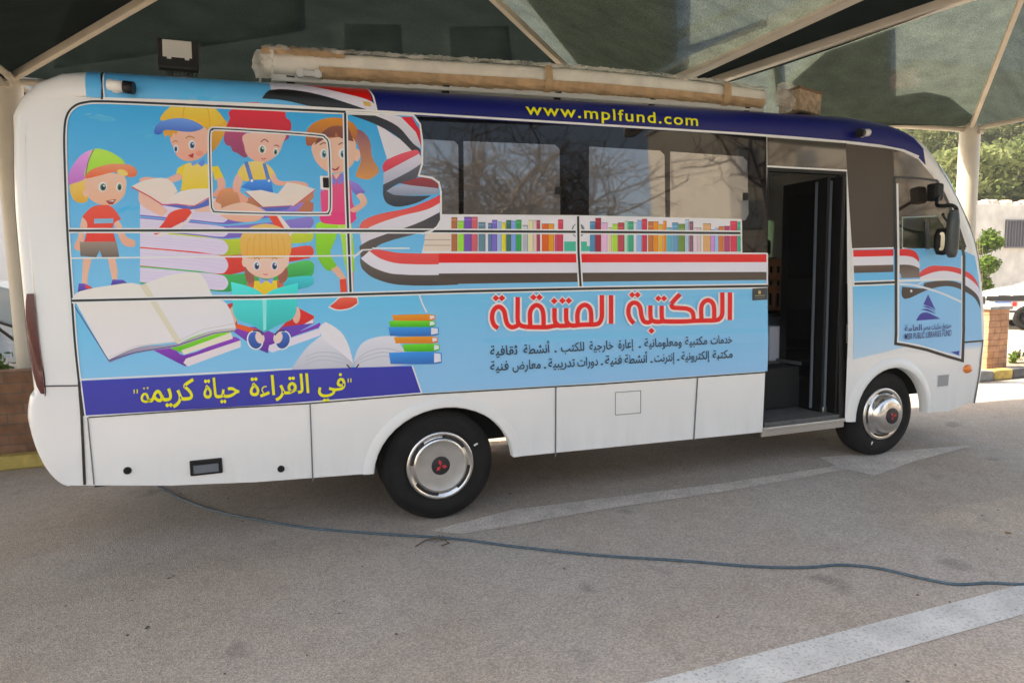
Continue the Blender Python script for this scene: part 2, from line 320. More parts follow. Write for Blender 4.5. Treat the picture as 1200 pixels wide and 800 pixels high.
# ------------------------------------------------------------------ printed film on the bus side: polygons cut to the curved body surface
ZCUT = [1.1]
class Ink:
    def __init__(self, base=.003, step=.0002):
        self.items = []; self.boxes = []; self.base = base; self.step = step; self.fr = (0, 0, 1)
    def frame(self, x0, y0, s): self.fr = (x0, y0, s); return self
    def px(self, p): return (self.fr[0]+p[0]/self.fr[2], self.fr[1]+p[1]/self.fr[2])
    def layer_for(self, pts):
        x0 = min(p[0] for p in pts); x1 = max(p[0] for p in pts); z0 = min(p[1] for p in pts); z1 = max(p[1] for p in pts)
        L = 0
        for b in self.boxes:
            if b[0] < x1-1e-4 and b[1] > x0+1e-4 and b[2] < z1-1e-4 and b[3] > z0+1e-4: L = max(L, b[4]+1)
        self.boxes.append((x0, x1, z0, z1, L)); return L
    def raw(self, pts, col, col2=None, ax=1, tris=None):
        """pts in side coordinates (x, z); a second colour blends along one axis: 1 = from the top down, 0 = left to right"""
        L = self.layer_for(pts); self.items.append((pts, col, col2, ax, L, tris))
    def poly(self, pts, col, col2=None, ax=1, smooth=None):
        q = [self.px(p) for p in pts]
        if smooth: q = crom(q, 4)
        elif smooth is None and len(q) > 5: q = autosmooth(q)
        self.raw([on_side(*p) for p in q], col, col2, ax)
    def ell(self, cx, cy, rx, ry, col, col2=None, rot=0, n=18):
        c, s = math.cos(rot), math.sin(rot)
        self.poly([(cx+rx*math.cos(a)*c-ry*math.sin(a)*s, cy+rx*math.cos(a)*s+ry*math.sin(a)*c) for a in [2*math.pi*k/n for k in range(n)]], col, col2)
    def stroke(self, pts, wd, col, smooth=False, closed=False, world=False):
        q = [self.px(p) for p in pts] if not world else list(pts)
        if smooth: q = crom(q, 6, closed)
        if not closed:
            q2 = [q[0]]
            for a, b in zip(q, q[1:]):
                n = max(1, int(math.hypot(b[0]-a[0], b[1]-a[1])/60)) if not world else 1
                q2 += [(a[0]+(b[0]-a[0])*k/n, a[1]+(b[1]-a[1])*k/n) for k in range(1, n+1)]
            q = q2
        w2 = wd/2/(self.fr[2] if not world else 1); N = len(q); lf = []; rt = []
        for i, p in enumerate(q):
            a = q[i-1] if (i > 0 or closed) else p; b = q[(i+1) % N] if (i < N-1 or closed) else p
            d1 = Vector((p[0]-a[0], p[1]-a[1])); d2 = Vector((b[0]-p[0], b[1]-p[1]))
            if d1.length < 1e-9: d1 = d2
            if d2.length < 1e-9: d2 = d1
            d1 = d1.normalized(); d2 = d2.normalized(); t = d1+d2
            if t.length < 1e-4: t = d1
            t = t.normalized(); nrm = Vector((-t.y, t.x)); k = min(1.6, 1/max(.3, nrm.dot(Vector((-d1.y, d1.x)))))
            lf.append((p[0]+nrm.x*w2*k, p[1]+nrm.y*w2*k)); rt.append((p[0]-nrm.x*w2*k, p[1]-nrm.y*w2*k))
        pts2 = lf+rt; tr = []
        for i in range(N if closed else N-1):
            j = (i+1) % N
            tr.append((i, j, N+j, N+i))
        if not world: pts2 = [on_side(*p) for p in pts2]
        self.raw(pts2, col, None, 1, tr)
    def text(self, s, p0, p1, hgt, col, track=1.0, bold=0.0, size_ref=None):
        """lettering from p0 to p1 (photo pixels of the baseline ends); hgt = em size in metres, squeezed to the given length"""
        a = on_side(*p0); b = on_side(*p1)
        cu = bpy.data.curves.new('lettering', 'FONT'); cu.body = s; cu.size = 1; cu.space_character = track; cu.offset = bold; cu.resolution_u = 3
        o = bpy.data.objects.new('lettering', cu); COL.objects.link(o); dg = bpy.context.evaluated_depsgraph_get()
        me = bpy.data.meshes.new_from_object(o.evaluated_get(dg)); bpy.data.objects.remove(o); bpy.data.curves.remove(cu)
        bm = bmesh.new(); bm.from_mesh(me); bpy.data.meshes.remove(me)
        x0 = min(v.co.x for v in bm.verts); x1 = max(v.co.x for v in bm.verts)
        ex = Vector((b[0]-a[0], b[1]-a[1])); sx = ex.length/(x1-x0); ex = ex.normalized(); ez = Vector((0, 1))
        seen = set(); isl = []
        for v in bm.verts:
            if v in seen: continue
            st = [v]; comp = set()
            while st:
                q = st.pop()
                if q in comp: continue
                comp.add(q)
                for e in q.link_edges: st.append(e.other_vert(q))
            seen |= comp; isl.append(comp)
        for comp in isl:
            vs = list(comp); ix = {v: i for i, v in enumerate(vs)}
            pts = [(a[0]+ex.x*(v.co.x-x0)*sx, a[1]+ex.y*(v.co.x-x0)*sx+v.co.y*hgt) for v in vs]
            tr = [tuple(ix[q] for q in f.verts) for f in bm.faces if f.verts[0] in comp]
            if tr: self.raw(pts, col, None, 1, tr)
        bm.free()
    def build(self, name, m, parent, xcut=()):
        bm = bmesh.new(); cl = bm.loops.layers.float_color.new('ink'); print('LAYERS', name, max(i[4] for i in self.items), len(self.items))
        for pts, c1, c2, ax, L, tr in self.items:
            if tr is None: tr = tessellate_polygon([[Vector((p[0], p[1], 0)) for p in pts]])
            vs = [bm.verts.new((p[0], L, p[1])) for p in pts]
            lo = min(p[ax] for p in pts); hi = max(p[ax] for p in pts)
            for t in tr:
                if len(set(t)) < 3: continue
                try: f = bm.faces.new([vs[i] for i in t])
                except ValueError: continue
                for l in f.loops:
                    if c2 is None: l[cl] = (*c1, 1)
                    else:
                        p = l.vert.co; v = p.z if ax == 1 else p.x; k = (v-lo)/max(1e-6, hi-lo)
                        if ax == 1: k = 1-k
                        l[cl] = tuple(c1[j]*(1-k)+c2[j]*k for j in range(3))+(1,)
        zs = list(ZCUT); top = max(v.co.z for v in bm.verts)
        if top > 2.66: zs += [2.66+.01*k for k in range(0, 28)]
        for z in zs:
            bmesh.ops.bisect_plane(bm, geom=bm.verts[:]+bm.edges[:]+bm.faces[:], plane_co=(0, 0, z), plane_no=(0, 0, 1), dist=1e-6)
        for x in xcut:
            bmesh.ops.bisect_plane(bm, geom=bm.verts[:]+bm.edges[:]+bm.faces[:], plane_co=(x, 0, 0), plane_no=(1, 0, 0), dist=1e-6)
        for v in bm.verts:
            v.co.y = S(v.co.x, v.co.z)-self.base-v.co.y*self.step
        for f in bm.faces:
            f.normal_update()
            if f.normal.y > 0: f.normal_flip()
        return obj(name, bm, m, parent)
KI = 1.28                                   # printed colours as albedo, from the values the shaded film shows
def H(h):
    c = hexc(h, KI, .82); g = .3*c[0]+.55*c[1]+.15*c[2]; return tuple(max(.003, min(.85, g+(v-g)*1.22)) for v in c)
WHT = (.80, .80, .79); BLK = (.007, .007, .008)

def draw_artwork(K):
    F0 = lambda: K.frame(0, 0, 1)
    # --- sky of the film, above and below the belt seam
    F0()
    K.poly([(79, 150), (82, 132), (90, 124), (104, 120.5), (120, 120), (250, 125.5), (405, 132), (484, 135.5), (492, 146), (494.5, 190), (490, 206), (510, 210.5), (516, 222), (516.5, 262), (508, 271.5), (508, 297), (898, 297), (898, 334), (550, 341), (300, 348.5), (85, 352), (82, 270)], H('3d97cb'), H('86c4ea'))
    K.poly([(86, 354), (300, 350), (550, 342.5), (899, 336.5), (899, 434.5), (650, 451.5), (493, 460.5), (364, 471), (250, 477), (96, 487.5)], H('72c2ea'), H('98c2e6'))
    K.poly([(490, 344), (700, 339.5), (899, 336.5), (899, 400), (650, 420), (496, 440)], H('79bfe6'), H('93c1e6'))
    # clouds
    rc = random.Random(2)
    for cx, cy, L in ((112, 138, 16), (190, 150, 34), (160, 160, 26), (235, 112, 20), (150, 245, 18)):
        for k in range(9): K.ell(cx+rc.uniform(-L, L), cy+rc.uniform(-4, 4), rc.uniform(3, 9), rc.uniform(1.2, 2.8), H(rc.choice(('4f9fd0', '58a6d4', '62acd8'))), rot=rc.uniform(-.3, .3), n=12)
    for y in (352, 365, 380, 398): K.poly([(560, y), (700, y-9), (899, y-14), (899, y-9), (720, y-2), (580, y+4)], H('85c6ec'))
    # --- stack of huge books behind the children
    K.frame(160, 250, 4.2107)
    lil = H('d4cede')
    for y, th, c, cd_ in ((-70, 62, 'b98062', '9a6248'), (-12, 66, '8f7ac0', '5f56a6'), (62, 62, '8276b6', '6a5aa8'), (128, 84, 'b9c558', '98a840'), (208, 96, 'dd5040', 'b83830'), (302, 84, '4ca860', '2f8848')):
        K.poly([(18, y-42), (300, y-18), (455, y), (860, y-46), (874, y-26), (872, y-6), (850, y+14), (700, y+26), (455, y+th), (300, y+th-14), (18, y+th-40)], H(c), H(cd_))
        K.poly([(18, y-36), (300, y-11), (425, y+4), (450, y+th*.35), (450, y+th*.65), (425, y+th-8), (300, y+th-20), (18, y+th-47)], lil, H('c9bed2'))
        for k in (.3, .5, .7): K.stroke([(18, y-36+th*k*.85), (300, y-12+th*k*.85), (436, y+th*k)], 1.6, H('b8aec4'))
    K.poly([(690, 352), (712, 326), (850, 308), (872, 322), (872, 348), (840, 366), (700, 388)], H('3cb8c0'), H('1d909a'))
    K.poly([(752, 175), (780, 168), (856, 160), (874, 182), (868, 206), (840, 222), (752, 240)], H('e05a4c'), H('c03c34'))
    K.poly([(740, 255), (850, 232), (876, 252), (872, 280), (840, 302), (740, 312)], H('58b060'), H('348a48'))
    # --- tall girl standing right
    K.frame(240, 100, 5)
    sk = H('f2cdb9'); sk2 = H('e6ae98')
    K.poly([(882, 262), (930, 275), (968, 330), (980, 420), (1020, 500), (985, 540), (950, 552), (885, 530), (915, 440), (895, 340)], H('7a5060'), H('c08a58'), smooth=True)
    K.poly([(592, 335), (600, 262), (650, 215), (740, 190), (830, 202), (888, 245), (890, 300), (870, 360), (700, 340), (612, 356)], H('c08440'), H('8a4c38'), smooth=True)
    K.ell(890, 410, 20, 36, sk)
    K.poly([(632, 345), (720, 312), (868, 312), (884, 400), (862, 468), (800, 512), (720, 508), (662, 462), (632, 405)], sk, H('f0c2ac'), smooth=True)
    K.poly([(640, 352), (722, 250), (842, 246), (872, 330), (790, 306), (768, 274), (760, 306), (724, 302), (716, 306)], H('7d4a38'), H('5c332c'))
    for ex in (697, 806):
        K.ell(ex, 402, 21, 30, WHT); K.ell(ex+2, 404, 13, 22, H('4c7f90')); K.ell(ex+2, 406, 7, 12, BLK); K.ell(ex+6, 396, 4, 6, WHT)
        K.stroke([(ex-24, 350), (ex, 338), (ex+22, 346)], 6, H('6c3c30'), True)
    K.poly([(732, 482), (765, 492), (792, 472), (780, 496), (758, 502)], H('a03a40'))
    K.poly([(690, 560), (742, 528), (800, 520), (846, 555), (866, 690), (888, 745), (862, 800), (760, 812), (690, 800), (678, 640)], H('e8688a'), H('d44874'))
    K.poly([(736, 528), (772, 552), (762, 588), (742, 570)], H('7a74b8')); K.poly([(800, 520), (818, 530), (812, 570), (780, 582), (774, 552)], H('7a74b8'))
    K.poly([(750, 520), (795, 515), (770, 552)], sk)
    K.poly([(846, 552), (900, 578), (942, 628), (890, 648), (858, 612)], H('8c7cc2'), H('6c5ca6'))
    K.poly([(690, 560), (672, 590), (680, 622), (700, 620)], H('8c7cc2'))
    K.poly([(888, 645), (926, 635), (950, 690), (885, 744), (852, 728), (912, 688)], sk, sk2, smooth=True)
    K.frame(250, 240, 4)
    K.poly([(490, 85), (585, 85), (572, 160), (548, 228), (576, 282), (562, 306), (525, 302), (486, 236), (480, 150)], H('96cc48'), H('70ac34'), smooth=True)
    K.poly([(578, 85), (645, 82), (658, 200), (662, 312), (626, 320), (610, 240), (598, 150)], H('b4dc6c'), H('90c04c'))
    K.poly([(500, 40), (660, 40), (672, 62), (640, 90), (520, 88), (500, 70)], H('d84a78'))
    K.poly([(552, 302), (582, 285), (624, 345), (606, 362)], H('e8b8a0')); K.poly([(638, 318), (657, 316), (656, 412), (640, 412)], H('dd8a74'))
    K.poly([(592, 350), (622, 346), (627, 408), (596, 410)], H('d9503f'))
    K.poly([(538, 480), (568, 452), (592, 432), (676, 432), (681, 462), (640, 488), (580, 496)], WHT)
    K.poly([(545, 476), (572, 454), (595, 436), (672, 436), (676, 460), (638, 483), (582, 490)], H('e06a58'), H('c23e34'))
    # --- boy with the yellow cap
    K.frame(140, 100, 5)
    sk = H('f1bda9')
    K.poly([(505, 250), (560, 240), (622, 205), (628, 250), (592, 330), (545, 392), (512, 402)], H('d8ac58'), H('b07a3c'), smooth=True)
    K.poly([(296, 300), (345, 262), (492, 245), (522, 300), (516, 382), (470, 430), (400, 446), (345, 422), (322, 380)], H('f4cab8'), H('ecae9a'), smooth=True)
    K.poly([(255, 262), (345, 266), (332, 292), (318, 280), (300, 312), (286, 290), (266, 306)], H('c09048'))
    K.poly([(244, 208), (258, 165), (320, 114), (400, 88), (480, 94), (552, 130), (602, 182), (612, 212), (560, 242), (490, 246), (430, 208), (340, 196)], H('f0dc78'), H('dcb030'), smooth=True)
    K.stroke([(400, 90), (380, 130), (372, 190)], 5, H('c89a2c'), True); K.stroke([(480, 96), (520, 150), (530, 235)], 5, H('c89a2c'), True)
    K.poly([(206, 284), (210, 246), (250, 212), (340, 194), (420, 205), (492, 246), (440, 272), (370, 272), (275, 262), (240, 288)], H('6a8ed0'), H('2c50a4'), smooth=True)
    K.ell(425, 350, 21, 27, WHT); K.ell(427, 352, 14, 20, H('3a6890')); K.ell(427, 354, 8, 12, BLK); K.ell(431, 345, 4, 5, WHT)
    K.ell(332, 372, 14, 23, WHT); K.ell(331, 374, 9, 16, H('3a6890')); K.ell(331, 376, 5, 9, BLK)
    K.stroke([(388, 312), (410, 300), (440, 310)], 6, H('a07038'), True); K.stroke([(312, 336), (328, 326), (342, 334)], 5, H('a07038'), True)
    K.poly([(402, 412), (436, 398), (432, 426), (418, 424)], H('a83438')); K.ell(470, 400, 24, 16, H('eda08e'))
    K.poly([(340, 505), (368, 470), (420, 455), (500, 460), (545, 478), (548, 612), (358, 620), (366, 550)], H('f2de8a'), H('dcc04c'))
    K.poly([(540, 478), (578, 472), (612, 542), (560, 556)], H('e4cc5c')); K.poly([(342, 488), (382, 462), (372, 542), (332, 522)], H('e4cc5c'))
    K.poly([(345, 518), (370, 545), (300, 572), (170, 572), (122, 566), (122, 550), (160, 538), (270, 546)], sk, smooth=True)
    K.poly([(572, 548), (612, 545), (618, 600), (582, 655), (548, 642), (576, 600)], sk, H('dc9a86'), smooth=True)
    K.poly([(420, 455), (446, 444), (458, 460), (426, 474)], H('6c90d4')); K.poly([(458, 458), (495, 432), (502, 462), (482, 478)], H('5c80c8'))
    K.poly([(560, 690), (590, 620), (650, 600), (692, 640), (682, 742), (560, 742)], H('c98a68'), H('a4684c'))
    K.poly([(115, 622), (180, 650), (282, 735), (255, 770), (180, 735), (120, 690)], H('ecc0b0'))
    K.poly([(440, 700), (560, 680), (600, 700), (590, 742), (440, 742)], H('ecc4b4'))
    K.poly([(250, 702), (340, 694), (430, 710), (534, 655), (534, 702), (425, 728), (330, 716)], H('4c5ca4'))
    K.poly([(72, 594), (150, 558), (280, 548), (342, 622), (252, 694), (180, 650)], H('efe6de'), H('d4c6be')); K.poly([(252, 696), (360, 622), (532, 606), (528, 652), (440, 704), (340, 694)], H('f2ebe6'), H('dcd0ca'))
    K.stroke([(72, 596), (180, 654), (250, 700)], 7, H('b8404a')); K.stroke([(250, 700), (340, 698), (440, 708), (528, 656)], 5, H('b8404a'))
    K.poly([(200, 870), (262, 800), (300, 745), (400, 722), (424, 746), (384, 792), (310, 832), (240, 876)], H('e2553f'), H('c03a30'))
    K.poly([(205, 880), (380, 800), (420, 752), (428, 770), (392, 812), (260, 880)], H('f0e2de'))
    # --- child with the red hat
    K.frame(240, 100, 5)
    sk = H('f3c8b8')
    K.poly([(112, 315), (132, 262), (242, 272), (254, 400), (232, 424), (190, 398), (165, 388), (150, 358), (126, 350)], H('a04868'), H('7c3a58'), smooth=True)
    K.poly([(458, 288), (502, 266), (492, 312), (462, 330), (436, 332)], H('8c4060'))
    K.poly([(238, 285), (460, 282), (456, 342), (430, 402), (370, 446), (310, 452), (250, 412), (232, 360)], H('f5d0c2'), H('efb8a8'), smooth=True)
    K.poly([(124, 250), (146, 195), (140, 162), (170, 132), (205, 122), (250, 102), (320, 104), (350, 120), (400, 122), (440, 152), (470, 158), (476, 190), (502, 214), (502, 264), (440, 284), (300, 272), (132, 268)], H('d4404a'), H('a82434'), smooth=True)
    K.ell(337, 376, 22, 26, WHT); K.ell(336, 378, 14, 20, H('4c7a68')); K.ell(336, 380, 8, 12, BLK); K.ell(340, 371, 4, 5, WHT)
    K.ell(416, 390, 15, 22, WHT); K.ell(415, 392, 10, 16, H('4c7a68')); K.ell(415, 394, 5, 9, BLK)
    K.stroke([(328, 334), (350, 318), (372, 334)], 6, H('7c2c3c'), True); K.stroke([(405, 356), (422, 352), (436, 362)], 5, H('7c2c3c'), True)
    K.stroke([(330, 428), (345, 434), (358, 428)], 5, H('a84a48'), True)
    K.poly([(190, 520), (230, 462), (290, 446), (352, 455), (400, 498), (424, 552), (390, 562), (250, 562), (205, 556)], H('f0dc96'), H('d8bc60'))
    K.poly([(212, 598), (264, 555), (390, 552), (402, 640), (300, 624)], H('4a86d4'), H('2c5cae'))
    K.poly([(230, 450), (252, 446), (288, 565), (264, 565)], H('5470ae')); K.poly([(338, 460), (357, 456), (388, 562), (364, 564)], H('5470ae'))
    K.ell(276, 560, 8, 8, WHT); K.ell(376, 560, 8, 8, WHT)
    K.poly([(192, 522), (222, 560), (206, 620), (252, 660), (245, 685), (205, 684), (166, 610), (170, 560)], sk, H('e0a08c'), smooth=True)
    K.poly([(402, 512), (440, 560), (540, 562), (602, 578), (592, 604), (530, 582), (430, 588), (392, 556)], sk, H('e6ac98'), smooth=True)
    K.poly([(118, 612), (190, 628), (206, 690), (190, 742), (100, 742), (98, 680)], H('c08a68'), H('a06848')); K.poly([(592, 676), (638, 690), (632, 740), (540, 740)], H('a86a50'))
    K.poly([(150, 700), (240, 688), (352, 735), (345, 770), (280, 800), (150, 790), (60, 740)], H('f1cdb9'), H('dba892'))
    K.poly([(330, 716), (505, 706), (484, 730), (370, 740)], H('4c5ca4'))
    K.poly([(238, 622), (330, 614), (442, 640), (504, 704), (340, 712)], H('f2eae2'), H('dacec4')); K.poly([(428, 636), (482, 570), (540, 578), (648, 610), (524, 704), (506, 704)], H('efe6de'), H('d6c8bc'))
    K.stroke([(238, 626), (340, 716), (506, 708)], 5, H('a4404a')); K.stroke([(646, 614), (524, 708)], 7, H('b8565a'))
    K.poly([(365, 755), (410, 745), (485, 850), (470, 872), (420, 840)], H('d8503e')); K.poly([(410, 745), (430, 748), (520, 860), (500, 885), (480, 860)], H('efe6e2'))
    # --- seated girl behind the turquoise book
    K.frame(160, 250, 4.2107)
    K.poly([(432, 452), (480, 440), (500, 560), (470, 520)], H('a83a34'))
    K.poly([(690, 585), (802, 468), (876, 506), (872, 545), (700, 610)], H('d03a34'), H('a82a2c'))
    K.poly([(715, 612), (872, 520), (872, 545), (730, 622)], H('ece4e4'))
    K.poly([(468, 575), (600, 560), (720, 600), (905, 538), (910, 560), (660, 655), (650, 690), (600, 668), (540, 628)], H('7a3aa0'), H('4c2280'))
    K.poly([(655, 650), (906, 566), (906, 602), (668, 686), (650, 672)], H('ece6ec'), H('d0c4d2'))
    K.poly([(700, 600), (720, 560), (880, 540), (760, 606)], H('5a3a98'))
    K.poly([(472, 560), (482, 540), (610, 575), (598, 600), (560, 588)], H('d8603c'))
    sk = H('f4d2c2')
    K.poly([(545, 335), (700, 330), (722, 372), (700, 400), (560, 400)], H('f2da48'), H('d8b428'))
    K.poly([(548, 338), (584, 328), (576, 372), (545, 366)], H('b0604c')); K.poly([(692, 330), (722, 340), (726, 366), (696, 372)], H('b0604c'))
    K.poly([(538, 268), (572, 288), (582, 330), (552, 346), (536, 310)], H('8a5444'), smooth=True); K.poly([(705, 288), (742, 268), (744, 322), (715, 346), (698, 322)], H('8a5444'), smooth=True)
    K.ell(534, 240, 14, 24, sk); K.ell(738, 240, 14, 24, sk)
    K.poly([(530, 205), (640, 195), (742, 205), (748, 242), (720, 290), (680, 314), (640, 322), (590, 310), (550, 282), (530, 242)], H('f8dccd'), H('f0c6b4'), smooth=True)
    K.poly([(512, 152), (522, 102), (568, 66), (640, 52), (712, 70), (756, 110), (764, 165), (746, 214), (640, 222), (530, 216)], H('ecca84'), H('cc9a52'), smooth=True)
    for k in range(7): K.stroke([(560+26*k, 90+abs(3-k)*10), (548+30*k, 150), (546+31*k, 212)], 2.5, H('c48e4a'), True)
    for ex in (594, 681):
        K.ell(ex, 258, 17, 22, WHT); K.ell(ex, 260, 12, 17, H('3c4c7c')); K.ell(ex, 262, 7, 10, BLK); K.ell(ex+4, 253, 4, 5, WHT)
        K.stroke([(ex-14, 226), (ex, 220), (ex+14, 226)], 4, H('a06c40'), True)
    K.stroke([(626, 298), (637, 303), (648, 298)], 4, H('b8504c'), True)
    K.poly([(602, 318), (640, 330), (612, 350)], H('8a98d8')); K.poly([(676, 318), (640, 330), (668, 350)], H('8a98d8'))
    K.ell(476, 505, 20, 46, sk, H('e6b09c')); K.ell(788, 500, 20, 42, sk, H('e6b09c'))
    K.poly([(466, 338), (560, 362), (610, 388), (634, 416), (634, 588), (560, 546), (486, 512), (474, 420)], H('62dcd6'), H('22a8a8'))
    K.poly([(630, 416), (660, 384), (720, 362), (797, 343), (792, 420), (776, 512), (700, 550), (630, 588)], H('48ccc6'), H('1c9c9c'))
    K.poly([(620, 418), (642, 418), (640, 572), (626, 580)], H('96e4e0'))
    for sx, m_ in ((585, -1), (722, 1)):
        K.ell(sx, 625, 40, 48, WHT, rot=.3*m_); K.ell(sx, 625, 33, 42, H('3a5ea8'), H('20407e'), rot=.3*m_); K.ell(sx-m_*24, 612, 22, 30, H('ead2ca'), rot=.3*m_)
        K.stroke([(sx-m_*40, 600), (sx-m_*20, 580), (sx+m_*10, 578)], 8, H('1c2450'), True)
    # --- small boy with the cap on the left
    K.frame(0, 60, 4)
    sk = H('f4cab4')
    K.poly([(330, 618), (402, 588), (414, 690), (384, 712), (342, 692)], H('f0d888'), H('c89a4a'), smooth=True)
    K.poly([(400, 596), (470, 570), (582, 586), (588, 660), (562, 700), (520, 723), (462, 716), (415, 682)], H('f6d2be'), H('f0ba9e'), smooth=True)
    K.poly([(322, 622), (328, 562), (380, 490), (442, 463), (434, 520), (404, 594), (345, 620)], H('cf98d0'), H('a868ae'), smooth=True)
    K.poly([(436, 462), (500, 466), (560, 498), (584, 532), (500, 556), (402, 594), (410, 530)], H('b8e070'), H('8cc044'), smooth=True)
    K.stroke([(440, 462), (414, 520), (402, 594)], 5, H('7a5a6a'), True)
    K.poly([(400, 596), (430, 556), (520, 530), (610, 534), (642, 562), (636, 586), (600, 590), (540, 568), (460, 586)], H('eea07e'), H('dc6444'), smooth=True)
    K.ell(575, 570, 26, 14, H('f0d888'), rot=.3)
    K.ell(482, 636, 20, 23, WHT); K.ell(484, 638, 14, 17, H('4a6a58')); K.ell(484, 640, 8, 10, BLK); K.ell(488, 632, 4, 4, WHT)
    K.ell(560, 637, 15, 21, WHT); K.ell(561, 638, 10, 16, H('4a6a58')); K.ell(561, 640, 6, 9, BLK)
    K.poly([(496, 702), (546, 694), (530, 718), (512, 718)], H('8c2c2c')); K.poly([(505, 704), (538, 699), (530, 706)], WHT)
    K.ell(404, 665, 14, 18, sk)
    K.frame(0, 240, 4)
    K.poly([(388, 55), (412, 88), (394, 150), (388, 200), (366, 216), (348, 196), (366, 150)], sk, H('e6ac94'), smooth=True)
    K.poly([(536, 82), (562, 80), (592, 148), (632, 168), (628, 196), (580, 188), (550, 130)], sk, H('e6ac94'), smooth=True)
    K.poly([(386, 56), (430, 12), (470, 2), (522, 8), (568, 70), (540, 82), (530, 110), (546, 176), (394, 176), (410, 92)], H('ea6250'), H('d04438'))
    K.poly([(442, 66), (532, 64), (532, 86), (442, 88)], H('7ca4bc'))
    K.poly([(374, 174), (546, 172), (560, 246), (480, 246), (468, 214), (452, 246), (378, 240)], H('8c7c70'), H('5c5048'))
    K.poly([(390, 246), (432, 246), (412, 330), (410, 374), (384, 372)], H('eebea6')); K.poly([(505, 246), (540, 246), (552, 310), (550, 352), (528, 354)], H('eebea6'))
    K.poly([(364, 418), (370, 368), (402, 370), (440, 392), (420, 406)], H('5c4aa8'), H('342870')); K.poly([(520, 376), (528, 350), (578, 352), (602, 370), (560, 378)], H('5c4aa8'), H('342870'))
    K.poly([(398, 376), (420, 378), (432, 392), (404, 392)], H('c8403c'))
    # --- big open book, lower left
    K.poly([(718, 680), (800, 660), (862, 704), (1092, 618), (1132, 636), (884, 742), (870, 756), (840, 742)], H('8440a8'), H('541e80'))
    K.poly([(872, 720), (1128, 634), (1128, 666), (882, 756), (860, 740)], H('efe6e6'), H('d4c8cc'))
    K.poly([(788, 668), (940, 604), (1076, 588), (1088, 612), (862, 692), (830, 684)], H('84cc4c'), H('58a434'))
    K.poly([(850, 682), (1082, 598), (1092, 626), (862, 702)], H('eee6d4'))
    K.poly([(508, 728), (640, 668), (820, 652), (1000, 588), (1106, 576), (1100, 594), (1000, 608), (832, 664), (640, 694), (516, 738)], H('b8b2b0'), H('6a6488'))
    K.poly([(346, 436), (352, 420), (380, 404), (500, 380), (660, 374), (722, 465), (838, 642), (760, 650), (640, 668), (510, 726)], H('e4e0d8'), H('dcd8da'))
    K.poly([(660, 378), (760, 340), (840, 322), (930, 320), (962, 352), (1002, 430), (1062, 462), (1106, 576), (1000, 588), (900, 620), (836, 652)], H('e6e2dc'), H('d8d6dc'))
    K.poly([(655, 376), (690, 372), (740, 462), (852, 640), (826, 648), (712, 465)], H('c9c2b0'))
    K.stroke([(348, 470), (432, 604), (510, 728), (640, 690), (826, 660), (1000, 602), (1100, 590)], 4, H('3a3470'))
    K.stroke([(512, 714), (640, 660), (826, 640)], 2.5, H('b4b0a8')); K.stroke([(840, 636), (950, 584), (1098, 556)], 2.5, H('b4b0a8'))
    # --- smaller open book above the blue strip
    K.frame(250, 240, 4)
    K.poly([(360, 780), (420, 690), (470, 640), (520, 612), (600, 650), (655, 745), (640, 762), (480, 768)], H('d8d8de'), H('b0b0b8'))
    K.poly([(496, 570), (526, 548), (610, 610), (656, 742), (596, 690), (512, 622)], H('f0ecee'), H('d6d2d8'))
    K.poly([(655, 745), (690, 655), (760, 620), (856, 614), (884, 664), (936, 744), (800, 760), (670, 762)], H('e2e2e8'), H('b8b8c0'))
    for d in (0, 18, 36): K.stroke([(655, 742+d*.3), (720, 690+d), (800, 672+d), (890, 690+d)], 3, H('a4a4ac'), True); K.stroke([(648, 742+d*.3), (590, 700+d), (500, 690+d), (430, 712+d)], 3, H('a4a4ac'), True)
    K.stroke([(625, 748), (640, 764), (668, 764), (682, 746)], 7, H('2c2c30'))
    # --- pile of coloured books
    for x0, x1, yt, yb, c, c2 in ((822, 1034, 688, 745, '3c86c8', '1c5a9c'), (886, 1034, 650, 686, '6cc44c', '3c9434'), (846, 1026, 616, 648, 'f0a440', 'c87420'), (820, 1020, 570, 614, '3c86c8', '1c5a9c'), (822, 1014, 540, 572, '6cc44c', '3c9434'), (836, 1014, 512, 542, 'f0a440', 'c87420')):
        e = 36 if yb-yt > 40 else 26
        K.poly([(x0, yt+4), (x1, yt), (x1+e, yt+6), (x1+e, yb-6), (x1, yb), (x0+8, yb)], H(c), H(c2)); K.poly([(x1, yt+6), (x1+e-6, yt+8), (x1+e-3, yb-12), (x1, yb-6)], H('dcdce0'))
    # --- ribbon of the flag
    K.frame(400, 130, 3.808)
    rd, rd2 = H('d23c44'), H('b42c36'); wh, wh2 = H('e0dee6'), H('b8b8c4'); bk, bk2 = H('34343a'), H('1e1e22'); bn = H('4c423c')
    K.poly([(155, 55), (235, 110), (322, 165), (335, 178), (204, 216)], H('e4e2ea'))
    K.poly([(40, 20), (150, 22), (252, 70), (322, 148), (352, 176), (346, 216), (302, 166), (240, 110), (150, 60)], bk2, bk)
    K.poly([(150, 22), (266, 28), (332, 95), (356, 170), (322, 148), (252, 70)], wh, wh2); K.poly([(266, 28), (314, 28), (350, 88), (358, 162), (332, 95)], rd, rd2)
    K.poly([(255, 322), (340, 298), (400, 304), (436, 330), (432, 346), (330, 336)], H('8c3a3e'), H('6c3236'))
    K.poly([(203, 356), (260, 330), (330, 335), (432, 346), (432, 370), (330, 376), (220, 374)], H('a0a6b6'), H('7c8496'))
    K.poly([(186, 350), (204, 360), (240, 376), (402, 378), (332, 412), (252, 428), (206, 414), (188, 386)], H('3c3e44'), H('24262a'))
